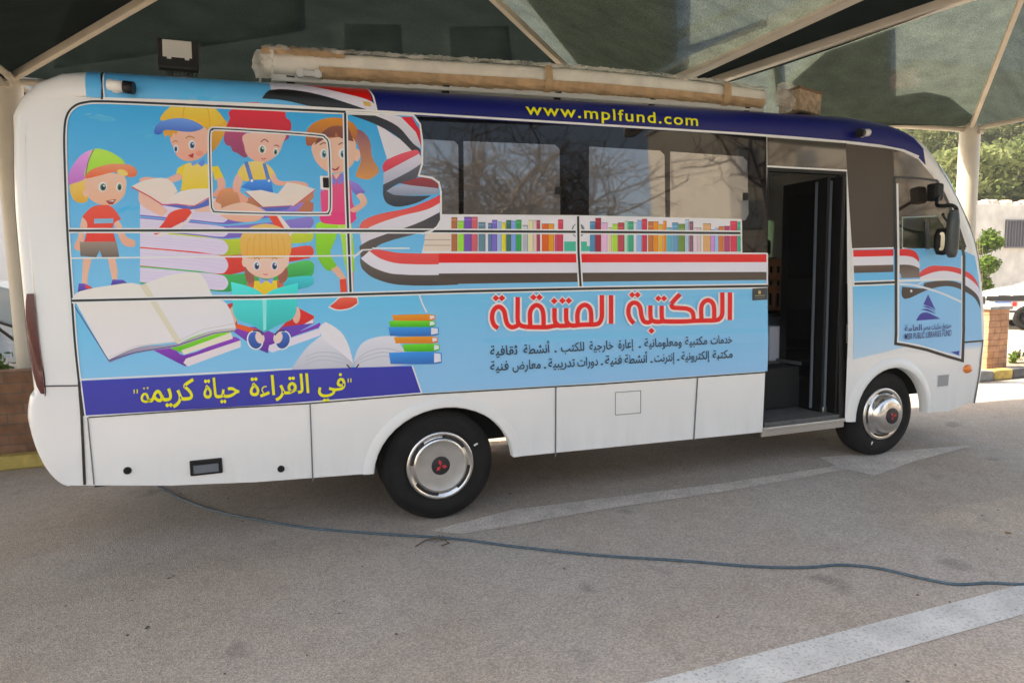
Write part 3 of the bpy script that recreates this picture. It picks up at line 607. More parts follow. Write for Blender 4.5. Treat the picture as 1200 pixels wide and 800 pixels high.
    K.poly([(184, 246), (204, 218), (330, 174), (352, 190), (300, 216), (190, 276)], H('d0606a'), H('b83c48')); K.poly([(188, 276), (346, 192), (358, 214), (354, 238), (300, 272), (188, 330)], H('d8d6e2'), H('9ea0b0'))
    K.poly([(186, 330), (300, 272), (358, 234), (344, 292), (252, 326), (204, 356), (186, 372)], H('5a5a62'), H('2a2a30'))
    K.poly([(78, 524), (100, 488), (180, 458), (300, 434), (402, 394), (440, 374), (440, 412), (382, 442), (262, 472), (132, 518), (86, 550)], H('da4c50'), H('cc6a5e')); K.poly([(82, 552), (132, 516), (262, 470), (382, 440), (440, 410), (438, 454), (332, 506), (202, 548), (92, 606)], wh, H('c4c0c8'))
    K.poly([(80, 604), (132, 574), (332, 504), (438, 452), (434, 508), (392, 532), (182, 592), (112, 642), (86, 654)], bk, H('564a42'))
    K.poly([(88, 658), (125, 624), (182, 660), (270, 682), (520, 682), (520, 730), (240, 730), (150, 704)], wh); K.poly([(125, 625), (160, 618), (262, 634), (520, 634), (520, 682), (270, 682), (182, 662)], H('d85a58'), H('d0504e'))
    K.poly([(84, 650), (92, 664), (150, 702), (240, 728), (520, 730), (520, 775), (262, 776), (150, 748), (96, 708), (84, 676)], H('5c524a'), H('3a322e'))
    # --- straight flag band below the windows, and the painted bookshelf
    F0()
    K.poly([(494, 297), (500, 272), (512, 268), (516, 252), (677, 253), (868, 257.5), (868.5, 297)], H('e2e0e4'))
    K.poly([(498, 274), (528, 274), (528, 294), (496, 294)], H('ccc0b4'))
    for y in (281, 287.5): K.stroke([(497, y), (528, y)], .8, H('94887c'))
    K.frame(500, 220, 6)
    bl = ((172, 215, 210, 'a06848', 0), (218, 262, 235, '94c85c', 0), (262, 315, 207, '6a4c98', 0), (315, 357, 207, 'b86068', 0), (362, 412, 245, '5c7a86', 0), (430, 458, 250, '5a7090', 0), (458, 495, 228, '7064ac', 0), (498, 525, 240, 'a2bade', 0), (528, 555, 248, 'd8cc5a', 0), (557, 592, 230, '3c6454', 0), (592, 628, 235, '7894c8', 0), (628, 665, 228, '3c9454', 0), (672, 710, 265, 'a4a8b0', 0), (712, 748, 230, 'd0cca8', 0), (750, 772, 230, 'e0c4c0', 0), (772, 795, 230, '984250', 0), (808, 855, 255, 'c46038', 0), (855, 895, 255, 'd89440', 0), (898, 922, 300, 'b45068', 0), (922, 958, 225, 'b84454', 0), (1148, 1185, 240, '4c84b0', 0))
    for x0, x1, yt, c, _ in bl:
        K.poly([(x0, yt), (x1, yt), (x1, 447), (x0, 447)], H(c)); K.poly([(x0, yt+12), (x1, yt+12), (x1, yt+22), (x0, yt+22)], hexc(c, KI*1.5, .8)); K.stroke([(x1-2, yt), (x1-2, 447)], 4, hexc(c, KI*.5))
        K.stroke([(x0, yt), (x1, yt)], 4, hexc(c, KI*.4))
    K.poly([(965, 378), (1125, 378), (1125, 410), (1148, 410), (1148, 446), (965, 446)], H('4ca48c')); K.ell(1063, 300, 46, 50, H('6a7474')); K.ell(1058, 300, 30, 44, H('d6d8da')); K.stroke([(1063, 345), (1063, 385)], 12, H('4a5454'))
    K.frame(690, 220, 5.217)
    bl = ((5, 38, 208, '4a7c9c'), (38, 73, 187, '8c2838'), (75, 112, 215, 'd8b0cc'), (118, 140, 245, 'ccc09c'), (142, 175, 222, 'a0c458'), (176, 216, 215, 'a44850'), (217, 236, 205, 'a4ccb4'), (238, 272, 208, '389474'), (275, 292, 215, 'ccccd4'), (293, 322, 200, '8cb0dc'), (323, 354, 192, 'b43c4c'), (360, 392, 208, 'ac6c48'), (392, 424, 208, 'd4883c'), (426, 450, 225, 'dcb040'), (452, 473, 205, 'cc8034'), (475, 505, 245, '58a0b0'), (507, 545, 215, '5c8ca8'), (546, 586, 223, '648044'), (588, 610, 195, 'a0b4c4'), (612, 636, 208, '805464'), (640, 662, 245, 'd0c0c8'), (664, 684, 245, 'c8b4b4'), (696, 745, 220, 'c49c74'), (745, 770, 258, 'b488c4'), (770, 792, 248, '98b4d4'), (792, 822, 238, 'bc7044'), (824, 860, 236, '9c4464'), (862, 905, 205, 'bc4054'), (906, 926, 210, '389c80'))
    for i, (x0, x1, yt, c) in enumerate(bl):
        K.poly([(x0, yt), (x1, yt), (x1, 391), (x0, 391)], H(c)); K.poly([(x0, yt+10+i % 3*8), (x1, yt+10+i % 3*8), (x1, yt+17+i % 3*8), (x0, yt+17+i % 3*8)], hexc(c, KI*1.5, .8)); K.stroke([(x1-2, yt), (x1-2, 391)], 3.5, hexc(c, KI*.5)); K.stroke([(x0, yt), (x1, yt)], 3.5, hexc(c, KI*.4))
    F0()
    K.poly([(514, 296.7), (700, 297.4), (898, 298), (898, 307.2), (700, 307.6), (514, 308)], H('d83a3c'), H('cc3034')); K.poly([(514, 308), (700, 307.6), (898, 307.2), (898, 318.6), (700, 319.5), (514, 320.5)], H('dedce4'))
    K.poly([(514, 320.5), (700, 319.5), (898, 318.6), (898, 328), (700, 330), (514, 333)], H('40362f'), H('4a3e36'))
    for p in ([(516, 252), (677, 253.2), (868, 257.6)], [(868, 257.6), (868.5, 297)], [(496, 296), (700, 296.6), (898.5, 297)], [(898.5, 297), (898.5, 334)], [(414, 302), (424, 293), (436, 292.5)], [(436, 291), (480, 291)]): K.stroke(p, 1.7, WHT)
    # --- dark blue strip with the yellow motto
    K.poly([(95, 446), (300, 435.8), (342, 433), (482, 428.6), (493.5, 459.8), (364, 470), (300, 474.5), (104, 486.3), (96, 486.6)], H('2c3290'), H('282c86'))
    K.stroke([(93.5, 444.5), (200, 439.5), (342, 432)], 2, WHT); K.stroke([(93.5, 444), (96, 487.5), (180, 483), (300, 475.8), (364, 470.8), (494, 460.4), (483, 428)], 1.8, WHT)
    K.stroke([(491, 344.5), (495, 356), (500, 366)], 1.6, WHT)
    # --- outlines: white and black edging of the panels
    e = lambda p, s=False, c=False, a=6.0, b=2.7: (K.stroke(p, a, WHT, s, c), K.stroke(p, b, BLK, s, c))
    e([(98, 487), (92.5, 444), (88, 400), (84.5, 350), (81, 300), (78.2, 250), (76.4, 200), (75.6, 160), (78, 138), (86, 126), (100, 120.5), (130, 119.5), (250, 124.5), (404, 131.5), (445, 133)], True)
    e([(404.3, 133), (405.5, 200), (408, 272), (410.8, 344)]); e([(81, 270.4), (250, 270.2), (407, 270.6), (510, 271), (676, 271.8), (867, 273.3)])
    e([(677, 253.5), (677.5, 296), (680, 336)]); e([(84.5, 352.3), (250, 348.6), (300, 348.3), (550, 341.2), (700, 338), (899, 335)])
    K.stroke([(84, 302.6), (250, 301), (405, 299.8), (418, 299.2), (425, 293)], 1.7, WHT)
    e([(246, 157), (249, 152.5), (256, 151.3), (320, 155), (372, 159), (381, 162), (385, 170), (386.5, 200), (387, 240), (385, 249), (378, 250.8), (320, 250.5), (258, 248.8), (249.5, 246), (247.5, 235), (246, 190)], True, True, 5.0, 1.5)
    K.stroke([(405, 131.5), (484, 135.5), (492, 146), (494.6, 165), (494.6, 192), (490.5, 206), (506, 208.5), (514, 214), (516.5, 225), (516.5, 258), (512, 266), (505, 271), (494, 274)], 2.2, WHT)
    # --- film ahead of the door: pillar, cab door and nose
    F0()
    K.poly([(999, 330), (1048, 331), (1049, 404), (1060, 406.5), (999.5, 421)], H('6cb8e2'), H('b8cfe0'))
    K.poly([(998.5, 293), (1047.5, 291.5), (1049, 332), (999, 334)], H('74bcea'))
    K.poly([(1049, 292), (1120, 292), (1142, 300), (1147, 330), (1149, 360), (1150, 385), (1151, 399), (1129, 401), (1128, 419), (1105, 414), (1075, 405.5), (1050, 402)], H('78b8e4'), H('9cc6e8'))
    K.poly([(1129, 402), (1150, 401), (1150, 407), (1129, 410)], H('a6c8e2'), H('d0d4d8'))
    K.frame(980, 290, 5.441)
    K.poly([(106, 18), (362, 12), (362, 54), (106, 60)], H('da3e40'), H('cc3238')); K.poly([(106, 60), (362, 54), (362, 110), (106, 116)], H('dedce2')); K.poly([(106, 116), (362, 110), (362, 156), (106, 163)], H('5a463a'), H('443a36'))
    K.poly([(385, 14), (460, 11), (505, 30), (527, 76), (522, 92), (480, 60), (385, 54)], H('da4244'), H('c83438')); K.poly([(385, 55), (480, 60), (524, 94), (528, 132), (472, 112), (385, 110)], H('dedce2'))
    K.poly([(385, 111), (472, 112), (527, 132), (530, 192), (415, 196), (408, 166), (385, 160)], H('4e3c34'), H('6c625e'))
    K.poly([(530, 190), (535, 155), (600, 118), (660, 117), (760, 126), (850, 165), (890, 210), (910, 262), (870, 216), (800, 174), (700, 150), (620, 157)], H('cf4a4a'), H('b83a40'))
    K.poly([(535, 215), (532, 190), (620, 157), (700, 150), (800, 174), (870, 218), (908, 266), (919, 348), (896, 302), (840, 252), (790, 220), (700, 206), (600, 206)], H('dedce2'), H('c8c6d0'))
    K.poly([(418, 250), (480, 256), (545, 262), (560, 226), (650, 212), (740, 214), (800, 234), (850, 260), (902, 312), (918, 394), (880, 322), (820, 282), (750, 252), (680, 247), (600, 264), (540, 287), (470, 320), (432, 327), (415, 304)], H('3c302c'), H('241e1e'))
    K.ell(476, 277, 7, 9, WHT); K.stroke([(390, 233), (500, 242), (650, 284), (798, 348)], 13, H('dfe4ea'), True); K.stroke([(515, 240), (560, 212)], 6, H('dfe4ea'))
    K.frame(1030, 300, 6.154)
    nv = H('2c2c80')
    K.poly([(352, 275), (408, 394), (380, 372), (318, 348)], nv); K.poly([(308, 360), (346, 362), (380, 380), (410, 408), (372, 384), (340, 372)], nv); K.poly([(298, 386), (340, 380), (378, 396), (412, 420), (370, 404), (338, 394)], nv)
    K.poly([(265, 466), (298, 416), (340, 406), (388, 424), (440, 452), (350, 459)], nv); K.poly([(515, 692), (578, 682), (573, 716)], nv)
    F0()
    e([(999, 332.6), (1048, 330.8)])
    K.stroke([(1050, 329.2), (1128, 326.8)], 2.6, WHT); K.stroke([(998, 291.8), (1047, 290.5)], 1.6, WHT); K.stroke([(998.5, 292), (1000, 334)], 1.6, WHT)
    K.stroke([(1051, 215), (1052.5, 300), (1051.5, 400.5), (1075, 404.5), (1105, 413), (1126, 419), (1127, 300)], 2.4, WHT)
    K.stroke([(1047.5, 207), (1049.5, 300), (1049, 402.5), (1062, 404.5), (1085, 409.5), (1110, 417.5), (1127.5, 422.5), (1128.8, 380), (1129.2, 300), (1127, 288)], 3.4, BLK)
    K.stroke([(1129, 401), (1151, 399.2)], 2.0, BLK)
    # --- plate with an emblem at the film's upper right corner
    K.poly([(881, 338), (898.5, 337), (898.5, 351), (881, 352)], H('2c2e34')); K.ell(889.5, 342.5, 1.6, 2.2, H('b09c60')); K.stroke([(884, 346.5), (895.5, 346)], .9, H('8c8468')); K.stroke([(884, 349), (895.5, 348.5)], .6, H('74705c'))
    # --- roof band: sky and flag (the dark blue film is its own part)
    K.frame(250, 60, 4)
    K.poly([(250, 132), (300, 134), (450, 148), (600, 162), (722, 164), (744, 240), (640, 206), (480, 170), (290, 146)], H('c82c34'), H('b01c28')); K.poly([(262, 148), (290, 146), (480, 171), (640, 206), (744, 240), (762, 276), (720, 276), (560, 222), (420, 190), (270, 182)], H('d6d4e0'), H('ccc8d4'))
    K.poly([(228, 224), (270, 183), (420, 190), (560, 224), (720, 276), (600, 270), (470, 262), (330, 232)], BLK); K.poly([(700, 236), (735, 242), (738, 262), (708, 258)], H('b89c5c'))
    F0()
    K.stroke([(121, 84.5), (120.6, 100), (119.8, 117)], 2.6, BLK); K.stroke([(123.3, 86), (122.6, 116)], 1.6, WHT)
    K.stroke([(121, 115.8), (200, 118.2), (300, 122.6), (445, 131), (560, 138), (700, 146.6), (860, 156.4), (930, 161.4), (990, 166.6), (1030, 171), (1058, 176.5), (1076, 184)], 2.5, WHT)
    K.stroke([(430.5, 99), (437, 113), (441.5, 131)], 2, WHT)
    # --- shut lines of the lower flaps
    g = H('55585c')
    K.stroke([(104, 488.6), (250, 478.6), (363, 472.3), (493, 461.8), (650, 452.8), (700, 450), (899, 435.8)], 1.5, BLK)
    for p in ([(363.3, 472), (366.5, 563.5)], [(651, 453), (650.6, 535)], [(817, 442.5), (812.5, 515)], [(103, 489), (110.5, 567)]): K.stroke(p, 1.5, g)
    K.stroke([(93, 451.5), (60, 452), (44, 452.5)], 1.6, H('2c2c2e')); K.stroke([(93, 447), (96, 487), (99.5, 567.5)], 3.4, BLK)
    K.stroke([(721, 459.5), (750.5, 457.5), (750.5, 483.5), (721, 486), (721, 459.5)], .9, H('7c7e80'))
    K.stroke([(1151.5, 398), (1147, 440), (1141, 472)], 1.4, H('4c4c4e'))

def draw_lettering(T):
    # the bold red heading, drawn as pen strokes with a white edge
    def pen(fr, strokes, dots, wd, ds):
        T.frame(*fr)
        for c, k in ((WHT, 1.85), (H('d42c34'), 1.0)):
            for s in strokes: T.stroke(s, wd*k, c, True)
            for x, y in dots:
                r = ds*(1.5 if k > 1 else 1)
                T.poly([(x-r, y), (x, y-r*.95), (x+r, y), (x, y+r*.95)], c)
    pen((550, 330, 6.667), [
        [(1102, 105), (1102, 200), (1101, 328)],
        [(1030, 105), (1030, 200), (1028, 280), (1008, 322), (970, 333), (900, 335), (846, 338)],
        [(842, 332), (839, 255), (858, 203), (896, 181), (932, 200), (946, 246), (947, 328)],
        [(846, 338), (800, 342), (768, 328), (752, 295), (752, 205)],
        [(775, 340), (705, 344), (676, 328), (661, 295), (661, 205)],
        [(685, 340), (640, 347), (600, 354), (500, 354), (438, 352)],
        [(472, 345), (469, 250), (488, 202), (522, 183), (556, 202), (573, 250), (575, 345)],
        [(438, 352), (396, 340), (374, 305), (373, 200), (373, 120)],
        [(384, 325), (362, 346), (325, 354), (294, 332), (280, 290), (268, 232), (238, 198), (205, 202), (180, 235), (174, 290), (190, 338), (220, 362)]],
        [(203, 128), (250, 128), (496, 122), (543, 122), (658, 151), (722, 148), (772, 148)], 36, 27)
    pen((700, 330, 5.714), [
        [(882, 72), (882, 160), (881, 256)],
        [(831, 72), (831, 160), (829, 218), (812, 248), (775, 258), (690, 260), (640, 262)],
        [(692, 255), (690, 175), (706, 138), (736, 124), (764, 140), (776, 178), (776, 255)],
        [(549, 84), (520, 112), (490, 148)], [(490, 148), (500, 172), (545, 176), (600, 182), (632, 206), (640, 258)], [(640, 262), (560, 266), (470, 266), (432, 264)],
        [(470, 266), (440, 262), (426, 238), (425, 160)], [(432, 264), (400, 268), (368, 262), (351, 236), (350, 158)],
        [(362, 258), (335, 272), (306, 264), (290, 226), (282, 175), (262, 146), (232, 142), (208, 165), (203, 210), (216, 250), (240, 278)]],
        [(228, 88), (264, 88), (403, 112), (441, 112), (357, 328)], 30, 22)
    ye = H('e4e03c')
    Y0, Y1 = 0.0, .016
    T.text('\uFEF2\uFED3', (372.5, 458.6), (405, 456.2), .15, ye, bold=Y1)
    T.text('\uFE93\uFE80\uFE8D\uFEAE\uFED8\uFEDF\uFE8D', (293, 463.5), (362.5, 459.4), .165, ye, bold=Y1)
    T.text('\uFE93\uFE8E\uFEF4\uFEA3', (239, 466.3), (281, 464.2), .165, ye, bold=Y1)
    T.text('\uFEE4\uFEF3\uFEAE\uFEDB', (176.0, 469.9), (229, 467.6), .175, ye, bold=Y1)
    T.frame(150, 430, 4.444)
    T.stroke([(128, 174), (114, 176), (106, 160), (99, 141), (86, 138), (75, 152), (76, 170), (90, 178), (106, 176), (114, 168)], 12, ye, True)
    for x, y in ((85, 109), (104, 107)): T.poly([(x-6, y), (x, y-6), (x+6, y), (x, y+6)], ye)
    for x, y in ((34, 115), (50, 114), (1146, 58), (1160, 57)): T.stroke([(x, y), (x, y+21)], 6, ye)
    ink = H('1c2430')
    U = {}
    def line(words):
        for s, a, b in words: T.text(s, a, b, .088, ink, bold=.012)
    line([('\uFE94\uFEF4\uFED3\uFE8E\uFED8\uFE9B', (574, 416.2), (606, 414.8)), ('\uFE94\uFEC4\uFEB8\uFEE7\uFE83', (613, 414.5), (644, 412.8)), ('\uFE90\uFE98\uFEDC\uFEE0\uFEDF', (657, 411.8), (684, 410.6)), ('\uFE94\uFEF4\uFE9F\uFEAD\uFE8E\uFEA7', (690, 410.3), (718, 408.5)), ('\uFE93\uFEAD\uFE8E\uFECB\uFE87', (724, 408.0), (742, 407.2)), ('\uFE94\uFEF4\uFEE7\uFE8E\uFEE3\uFEEE\uFEE0\uFECC\uFEE3\uFEED', (754.5, 406.6), (798, 404.8)), ('\uFE94\uFEF4\uFE92\uFE98\uFEDC\uFEE3', (802, 404.4), (828, 403.0)), ('\uFE95\uFE8E\uFEE3\uFEAA\uFEA7', (832, 402.8), (857, 401.6))])
    line([('\uFE94\uFEF4\uFEE8\uFED3', (574, 434.0), (595.5, 433)), ('\uFEBD\uFEAD\uFE8E\uFECC\uFEE3', (600, 432.7), (633, 431.2)), ('\uFE94\uFEF4\uFE92\uFEF3\uFEAD\uFEAA\uFE97', (642, 430.6), (673, 429.2)), ('\uFE95\uFE8D\uFEAD\uFEED\uFEA9', (676, 429.0), (700, 427.6)), ('\uFE94\uFEF4\uFEE8\uFED3', (708.5, 426.8), (728, 425.8)), ('\uFE94\uFEC4\uFEB8\uFEE7\uFE83', (731, 425.6), (758, 424.4)), ('\uFE96\uFEE7\uFEAE\uFE98\uFEE7\uFE87', (766, 423.6), (790, 422.4)), ('\uFE94\uFEF4\uFEE7\uFEED\uFEAE\uFE98\uFEDC\uFEDF\uFE87', (797.5, 421.8), (831, 420.2)), ('\uFE94\uFE92\uFE98\uFEDC\uFEE3', (834, 420), (857.5, 418.6))])
    T.frame(0, 0, 1)
    for x, y in ((650.5, 411.6), (749, 406.4), (638, 430.5), (704.5, 426.6), (762.5, 423.8), (794, 421.4)): T.poly([(x-1.2, y-.9), (x+1.2, y-1), (x+1.2, y+.9), (x-1.2, y+1)], ink)
    T.text('www.mplfund.com', (615.5, 134.5), (817, 148.0), .115, H('e2e04a'), track=1.15, bold=.012)
    nv = H('26265e')
    T.text('\uFE94\uFEE3\uFE8E\uFECC\uFEDF\uFE8D', (1059, 388.2), (1079, 386.8), .075, nv, bold=.01); T.text('\uFEAE\uFEBC\uFEE3', (1080.5, 386.8), (1089, 386), .075, nv, bold=.01); T.text('\uFE95\uFE8E\uFE92\uFE98\uFEDC\uFEE3', (1090.5, 386), (1101, 385), .075, nv, bold=.01); T.text('\uFED5\uFEED\uFEAA\uFEE8\uFEBB', (1102.5, 384.8), (1113.5, 384), .075, nv, bold=.01)
    T.text('MISR PUBLIC LIBRARIES FUND', (1059, 397.8), (1113.5, 393.2), .078, nv, bold=.004)
# ------------------------------------------------------------------ ground, road paint, kerbs
def sheet(name, pts, z, m):
    bm = bmesh.new(); vs = [bm.verts.new((p[0], p[1], z)) for p in pts]
    for t in tessellate_polygon([[Vector((p[0], p[1], 0)) for p in pts]]):
        f = bm.faces.new([vs[i] for i in t]); f.normal_update()
        if f.normal.z < 0: f.normal_flip()
    return obj(name, bm, m)
M_ASPH = asphalt()
g = sheet('ground', [(-400, -400), (400, -400), (400, 400), (-400, 400)], 0, M_ASPH); tag(g, kind='structure')
o = sheet('road_line', [(-.9, -2.0), (2.62, -2.01), (9, -2.03), (9, -2.23), (2.3, -2.21), (-.9, -2.2)], .004, roadpaint('worn white road paint', (.68, .66, .625), .36)); tag(o, kind='structure')
ax = [on_z(*p) for p in ((505, 622), (600, 597.5), (850, 566), (980, 546), (960, 536), (1142.5, 521.5), (1070, 541), (1025, 557.5), (992, 550), (860, 574), (700, 598), (600, 616), (540, 626))]
o = sheet('road_arrow', [(p.x, p.y) for p in ax], .004, roadpaint('faded arrow paint', (.69, .61, .54), .38)); tag(o, kind='structure')
o = sheet('kerb_line', [(5.5, 2.0), (30, 1.75), (30, 1.93), (5.5, 2.18)], .004, roadpaint('kerbside white paint', (.55, .55, .54), .3)); tag(o, kind='structure')
M_CONC = mat('kerb concrete', (.30, .29, .28), .9, noise=.25, nscale=7, bump=.4, bscale=40)
M_KY = mat('kerb yellow paint', (.50, .36, .10), .8, noise=.3, nscale=9); M_KD = mat('kerb dark paint', (.10, .10, .105), .8, noise=.3, nscale=9)
def kerb(name, a, b, segs, cols, h=.15, d=.16):
    a = Vector((*a, 0)); b = Vector((*b, 0)); bm = bmesh.new()
    for i in range(segs):
        p = a.lerp(b, i/segs); q = a.lerp(b, (i+1)/segs-.006/(b-a).length)
        bar(bm, p+Vector((0, 0, h/2)), q+Vector((0, 0, h/2)), d, h, bev=.02, mi=cols[i % len(cols)])
    return tag(obj(name, bm, [M_KD, M_KY, M_CONC]), kind='structure')
kerb('kerb', (8.55, 2.42), (20.15, 2.15), 29, (2, 1, 0, 2, 1, 0))
kerb('rear_kerb', (-9, 2.82), (2.2, 2.78), 16, (1, 1, 0, 1), .13, .14)
o = sheet('planting_bed', [(8.55, 2.45), (20.15, 2.2), (20.15, 3.4), (8.55, 3.6)], .10, mat('dry soil', (.24, .19, .14), .95, noise=.35, nscale=12, bump=.6, bscale=25)); tag(o, kind='structure')
o = sheet('rear_planting_bed', [(-9, 2.95), (2.2, 2.95), (2.2, 4.2), (-9, 4.2)], .12, MATS['dry soil']); tag(o, kind='structure')
o = sheet('sunny_yard', [(6.2, 6.0), (45, 4.2), (60, 30), (10, 30)], .004, mat('pale dusty concrete', (.36, .33, .29), .9, noise=.15, nscale=3, bump=.2, bscale=30)); tag(o, kind='structure')

# ------------------------------------------------------------------ the bus
def clearglass(name, tint):
    m = bpy.data.materials.new(name); m.use_nodes = True; n = m.node_tree; out = n.nodes['Material Output']; n.nodes.remove(n.nodes['Principled BSDF'])
    t = n.nodes.new('ShaderNodeBsdfTransparent'); t.inputs[0].default_value = (*tint, 1); gl = n.nodes.new('ShaderNodeBsdfGlossy'); gl.inputs['Roughness'].default_value = .02
    fr = n.nodes.new('ShaderNodeFresnel'); fr.inputs[0].default_value = 1.5; mx = n.nodes.new('ShaderNodeMixShader')
    n.links.new(fr.outputs[0], mx.inputs[0]); n.links.new(t.outputs[0], mx.inputs[1]); n.links.new(gl.outputs[0], mx.inputs[2]); n.links.new(mx.outputs[0], out.inputs[0]); return m
M_WHITE = mat('white bus paint', (.80, .79, .765), .28, coat=.35, noise=.025, nscale=1.5)
def roaddirt(m, zt, amt):
    n = m.node_tree; b = n.nodes['Principled BSDF']; src = b.inputs['Base Color'].links[0].from_socket
    tc = n.nodes.new('ShaderNodeTexCoord'); sp = n.nodes.new('ShaderNodeSeparateXYZ'); n.links.new(tc.outputs['Object'], sp.inputs[0])
    mz = n.nodes.new('ShaderNodeMapRange'); mz.inputs[1].default_value = zt; mz.inputs[2].default_value = .36; mz.inputs[3].default_value = 0; mz.inputs[4].default_value = 1; n.links.new(sp.outputs[2], mz.inputs[0])
    mp = n.nodes.new('ShaderNodeMapping'); mp.inputs['Scale'].default_value = (9, 9, 1.6); n.links.new(tc.outputs['Object'], mp.inputs[0])
    q = n.nodes.new('ShaderNodeTexNoise'); q.inputs['Scale'].default_value = 1.0; q.inputs['Detail'].default_value = 8; q.inputs['Roughness'].default_value = .7; n.links.new(mp.outputs[0], q.inputs['Vector'])
    mq = n.nodes.new('ShaderNodeMapRange'); mq.inputs[1].default_value = .42; mq.inputs[2].default_value = .72; mq.inputs[3].default_value = 0; mq.inputs[4].default_value = amt; n.links.new(q.outputs[0], mq.inputs[0])
    mu = n.nodes.new('ShaderNodeMath'); mu.operation = 'MULTIPLY'; n.links.new(mz.outputs[0], mu.inputs[0]); n.links.new(mq.outputs[0], mu.inputs[1])
    mx = n.nodes.new('ShaderNodeMix'); mx.data_type = 'RGBA'; n.links.new(mu.outputs[0], mx.inputs[0]); n.links.new(src, mx.inputs[6]); mx.inputs[7].default_value = (.34, .28, .22, 1); n.links.new(mx.outputs[2], b.inputs['Base Color'])
roaddirt(M_WHITE, .75, .17)
M_INK = vcmat('printed vinyl film', .38, .06); M_RED = vcmat('cut vinyl lettering', .4)
M_NAVY = mat('dark blue film', hexc('0c1566', 1.1), .35, spec=.3); M_SKYF = mat('sky blue film', hexc('4aa3d6', 1.28), .3, coat=.2)
M_GLZ = mat('black glazing', (.004, .004, .005), .03, spec=.32, ior=1.5)
M_PANE = mat('tinted pane', (.065, .065, .067), .03, spec=.85, ior=1.75)
M_BRGL = mat('brown film glass', (.045, .033, .024), .05, spec=.8, ior=1.6)
M_PIL = mat('brown grey pillar film', (.075, .056, .042), .42, spec=.3)
M_RUB = mat('black rubber', (.010, .010, .011), .65); M_TYRE = mat('tyre rubber', (.0145, .0135, .013), .78, spec=.25, noise=.3, nscale=6, bump=.25, bscale=80)
M_CHR = mat('chrome', (.70, .68, .66), .22, metal=1); M_SAT = mat('satin steel', (.50, .475, .45), .5, metal=.85, noise=.12, nscale=9)
M_BLK = mat('black plastic', (.006, .006, .0065), .45, spec=.3); M_DKG = mat('dark grey trim', (.12, .135, .155), .5); M_GRY = mat('grey cabin trim', (.52, .53, .56), .5)
M_REDL = mat('dark red lens', (.085, .005, .007), .12, coat=.6); M_AMB = mat('amber lens', (.85, .22, .02), .2, coat=.6)
M_UND = mat('underbody black', (.012, .012, .012), .9)
M_ALU = mat('aluminium', (.55, .55, .55), .35, metal=1)
M_MIRR = mat('mirror glass', (.34, .36, .36), .03, metal=1)
M_CLR = clearglass('green tinted clear glass', (.62, .74, .66))
bus = thing('minibus', (1.5, 1.0, 0), 'white minibus with a blue picture film of children and books, its front door open', 'minibus')

rear = [on_side(*p) for p in ((82, 568.5), (72, 562), (61, 546), (52, 520), (48, 490), (50, 470), (54, 456), (47, 400), (41, 340), (33, 250), (31, 190), (31, 158))]
rear = crom(rear, 3, False)
rear = rear+[(rear[-1][0]+.012, 2.52), (rear[-1][0]+.05, 2.58), (rear[-1][0]+.11, 2.63), (rear[-1][0]+.19, RAIL(-2))]
roof = [(-1.893, RAIL(-1.893))]+[(x, RAIL(x)) for x in [-1.85+.15*k for k in range(38)] if x < 3.75]
front = [on_side(*p) for p in ((1042, 172.5), (1060, 177.5), (1077, 186), (1092, 204), (1108, 229), (1124, 261), (1134, 286), (1139.5, 310), (1143, 340), (1145.5, 370), (1146.5, 395), (1143, 430), (1139, 455), (1136, 472))]
front = [front[0]]+crom(front, 2, False)[1:]
OUT = rear+roof+front; NR, NF = len(rear), len(roof)
FS = [0, .1, .2, .3, .4, .5, .6, .7, .78, .85, .91, .95, .98, 1.0]
def bulge(i):
    if i < 16: return .02+.0073*min(i, 12)
    if i < NR-4: return .10
    if i < NR: return .10+(CROWN(-2)-.10)*(i-NR+5)/5
    if i < NR+NF: return CROWN(OUT[i][0])
    k = (i-NR-NF)/max(1, len(front)-1); return CROWN(3.7)*(1-min(1, k*2))+.20*min(1, k*2)
def onorm(i):
    a = Vector(OUT[max(0, i-1)]); b = Vector(OUT[min(len(OUT)-1, i+1)]); d = (b-a).normalized(); return Vector((-d.y, d.x))
def strip_pt(i, f, far=False, off=0.0):
    x, z = OUT[i]; n = onorm(i); b = bulge(i); s = f**(1/EXPO); c = math.sqrt(max(0, 1-s*s)); hw = YC-y0(z)
    y = YC-hw*(c**EXPO) if c > 0 else YC
    if off:
        # rough outward normal of the cross-section
        ny = -(c**1.2); no = max(.05, s**.8); L = math.hypot(ny, no); y += ny/L*off; b = b*f+no/L*off
        p = Vector((x+n.x*b, y, z+n.y*b))
    else: p = Vector((x+n.x*b*f, y, z+n.y*b*f))
    if far: p.y = 2*YC-p.y
    return p
def strip_patch(name, i0, i1, f0, f1, off, m, parent, sides=(0,), both=False, smooth=True):
    bm = bmesh.new(); fs = [f0]+[f for f in FS if f0 < f < f1]+[f1]
    if both:
        cols = [[bm.verts.new(strip_pt(i, f, False, off)) for f in fs]+[bm.verts.new(strip_pt(i, f, True, off)) for f in reversed(fs[:-1] if f1 == 1.0 else fs)] for i in range(i0, i1+1)]
    else: cols = [[bm.verts.new(strip_pt(i, f, False, off)) for f in fs] for i in range(i0, i1+1)]
    for a, b in zip(cols, cols[1:]):
        for k in range(len(a)-1): bm.faces.new((a[k], a[k+1], b[k+1], b[k]))
    bmesh.ops.recalc_face_normals(bm, faces=bm.faces)
    return obj(name, bm, m, parent, smooth)
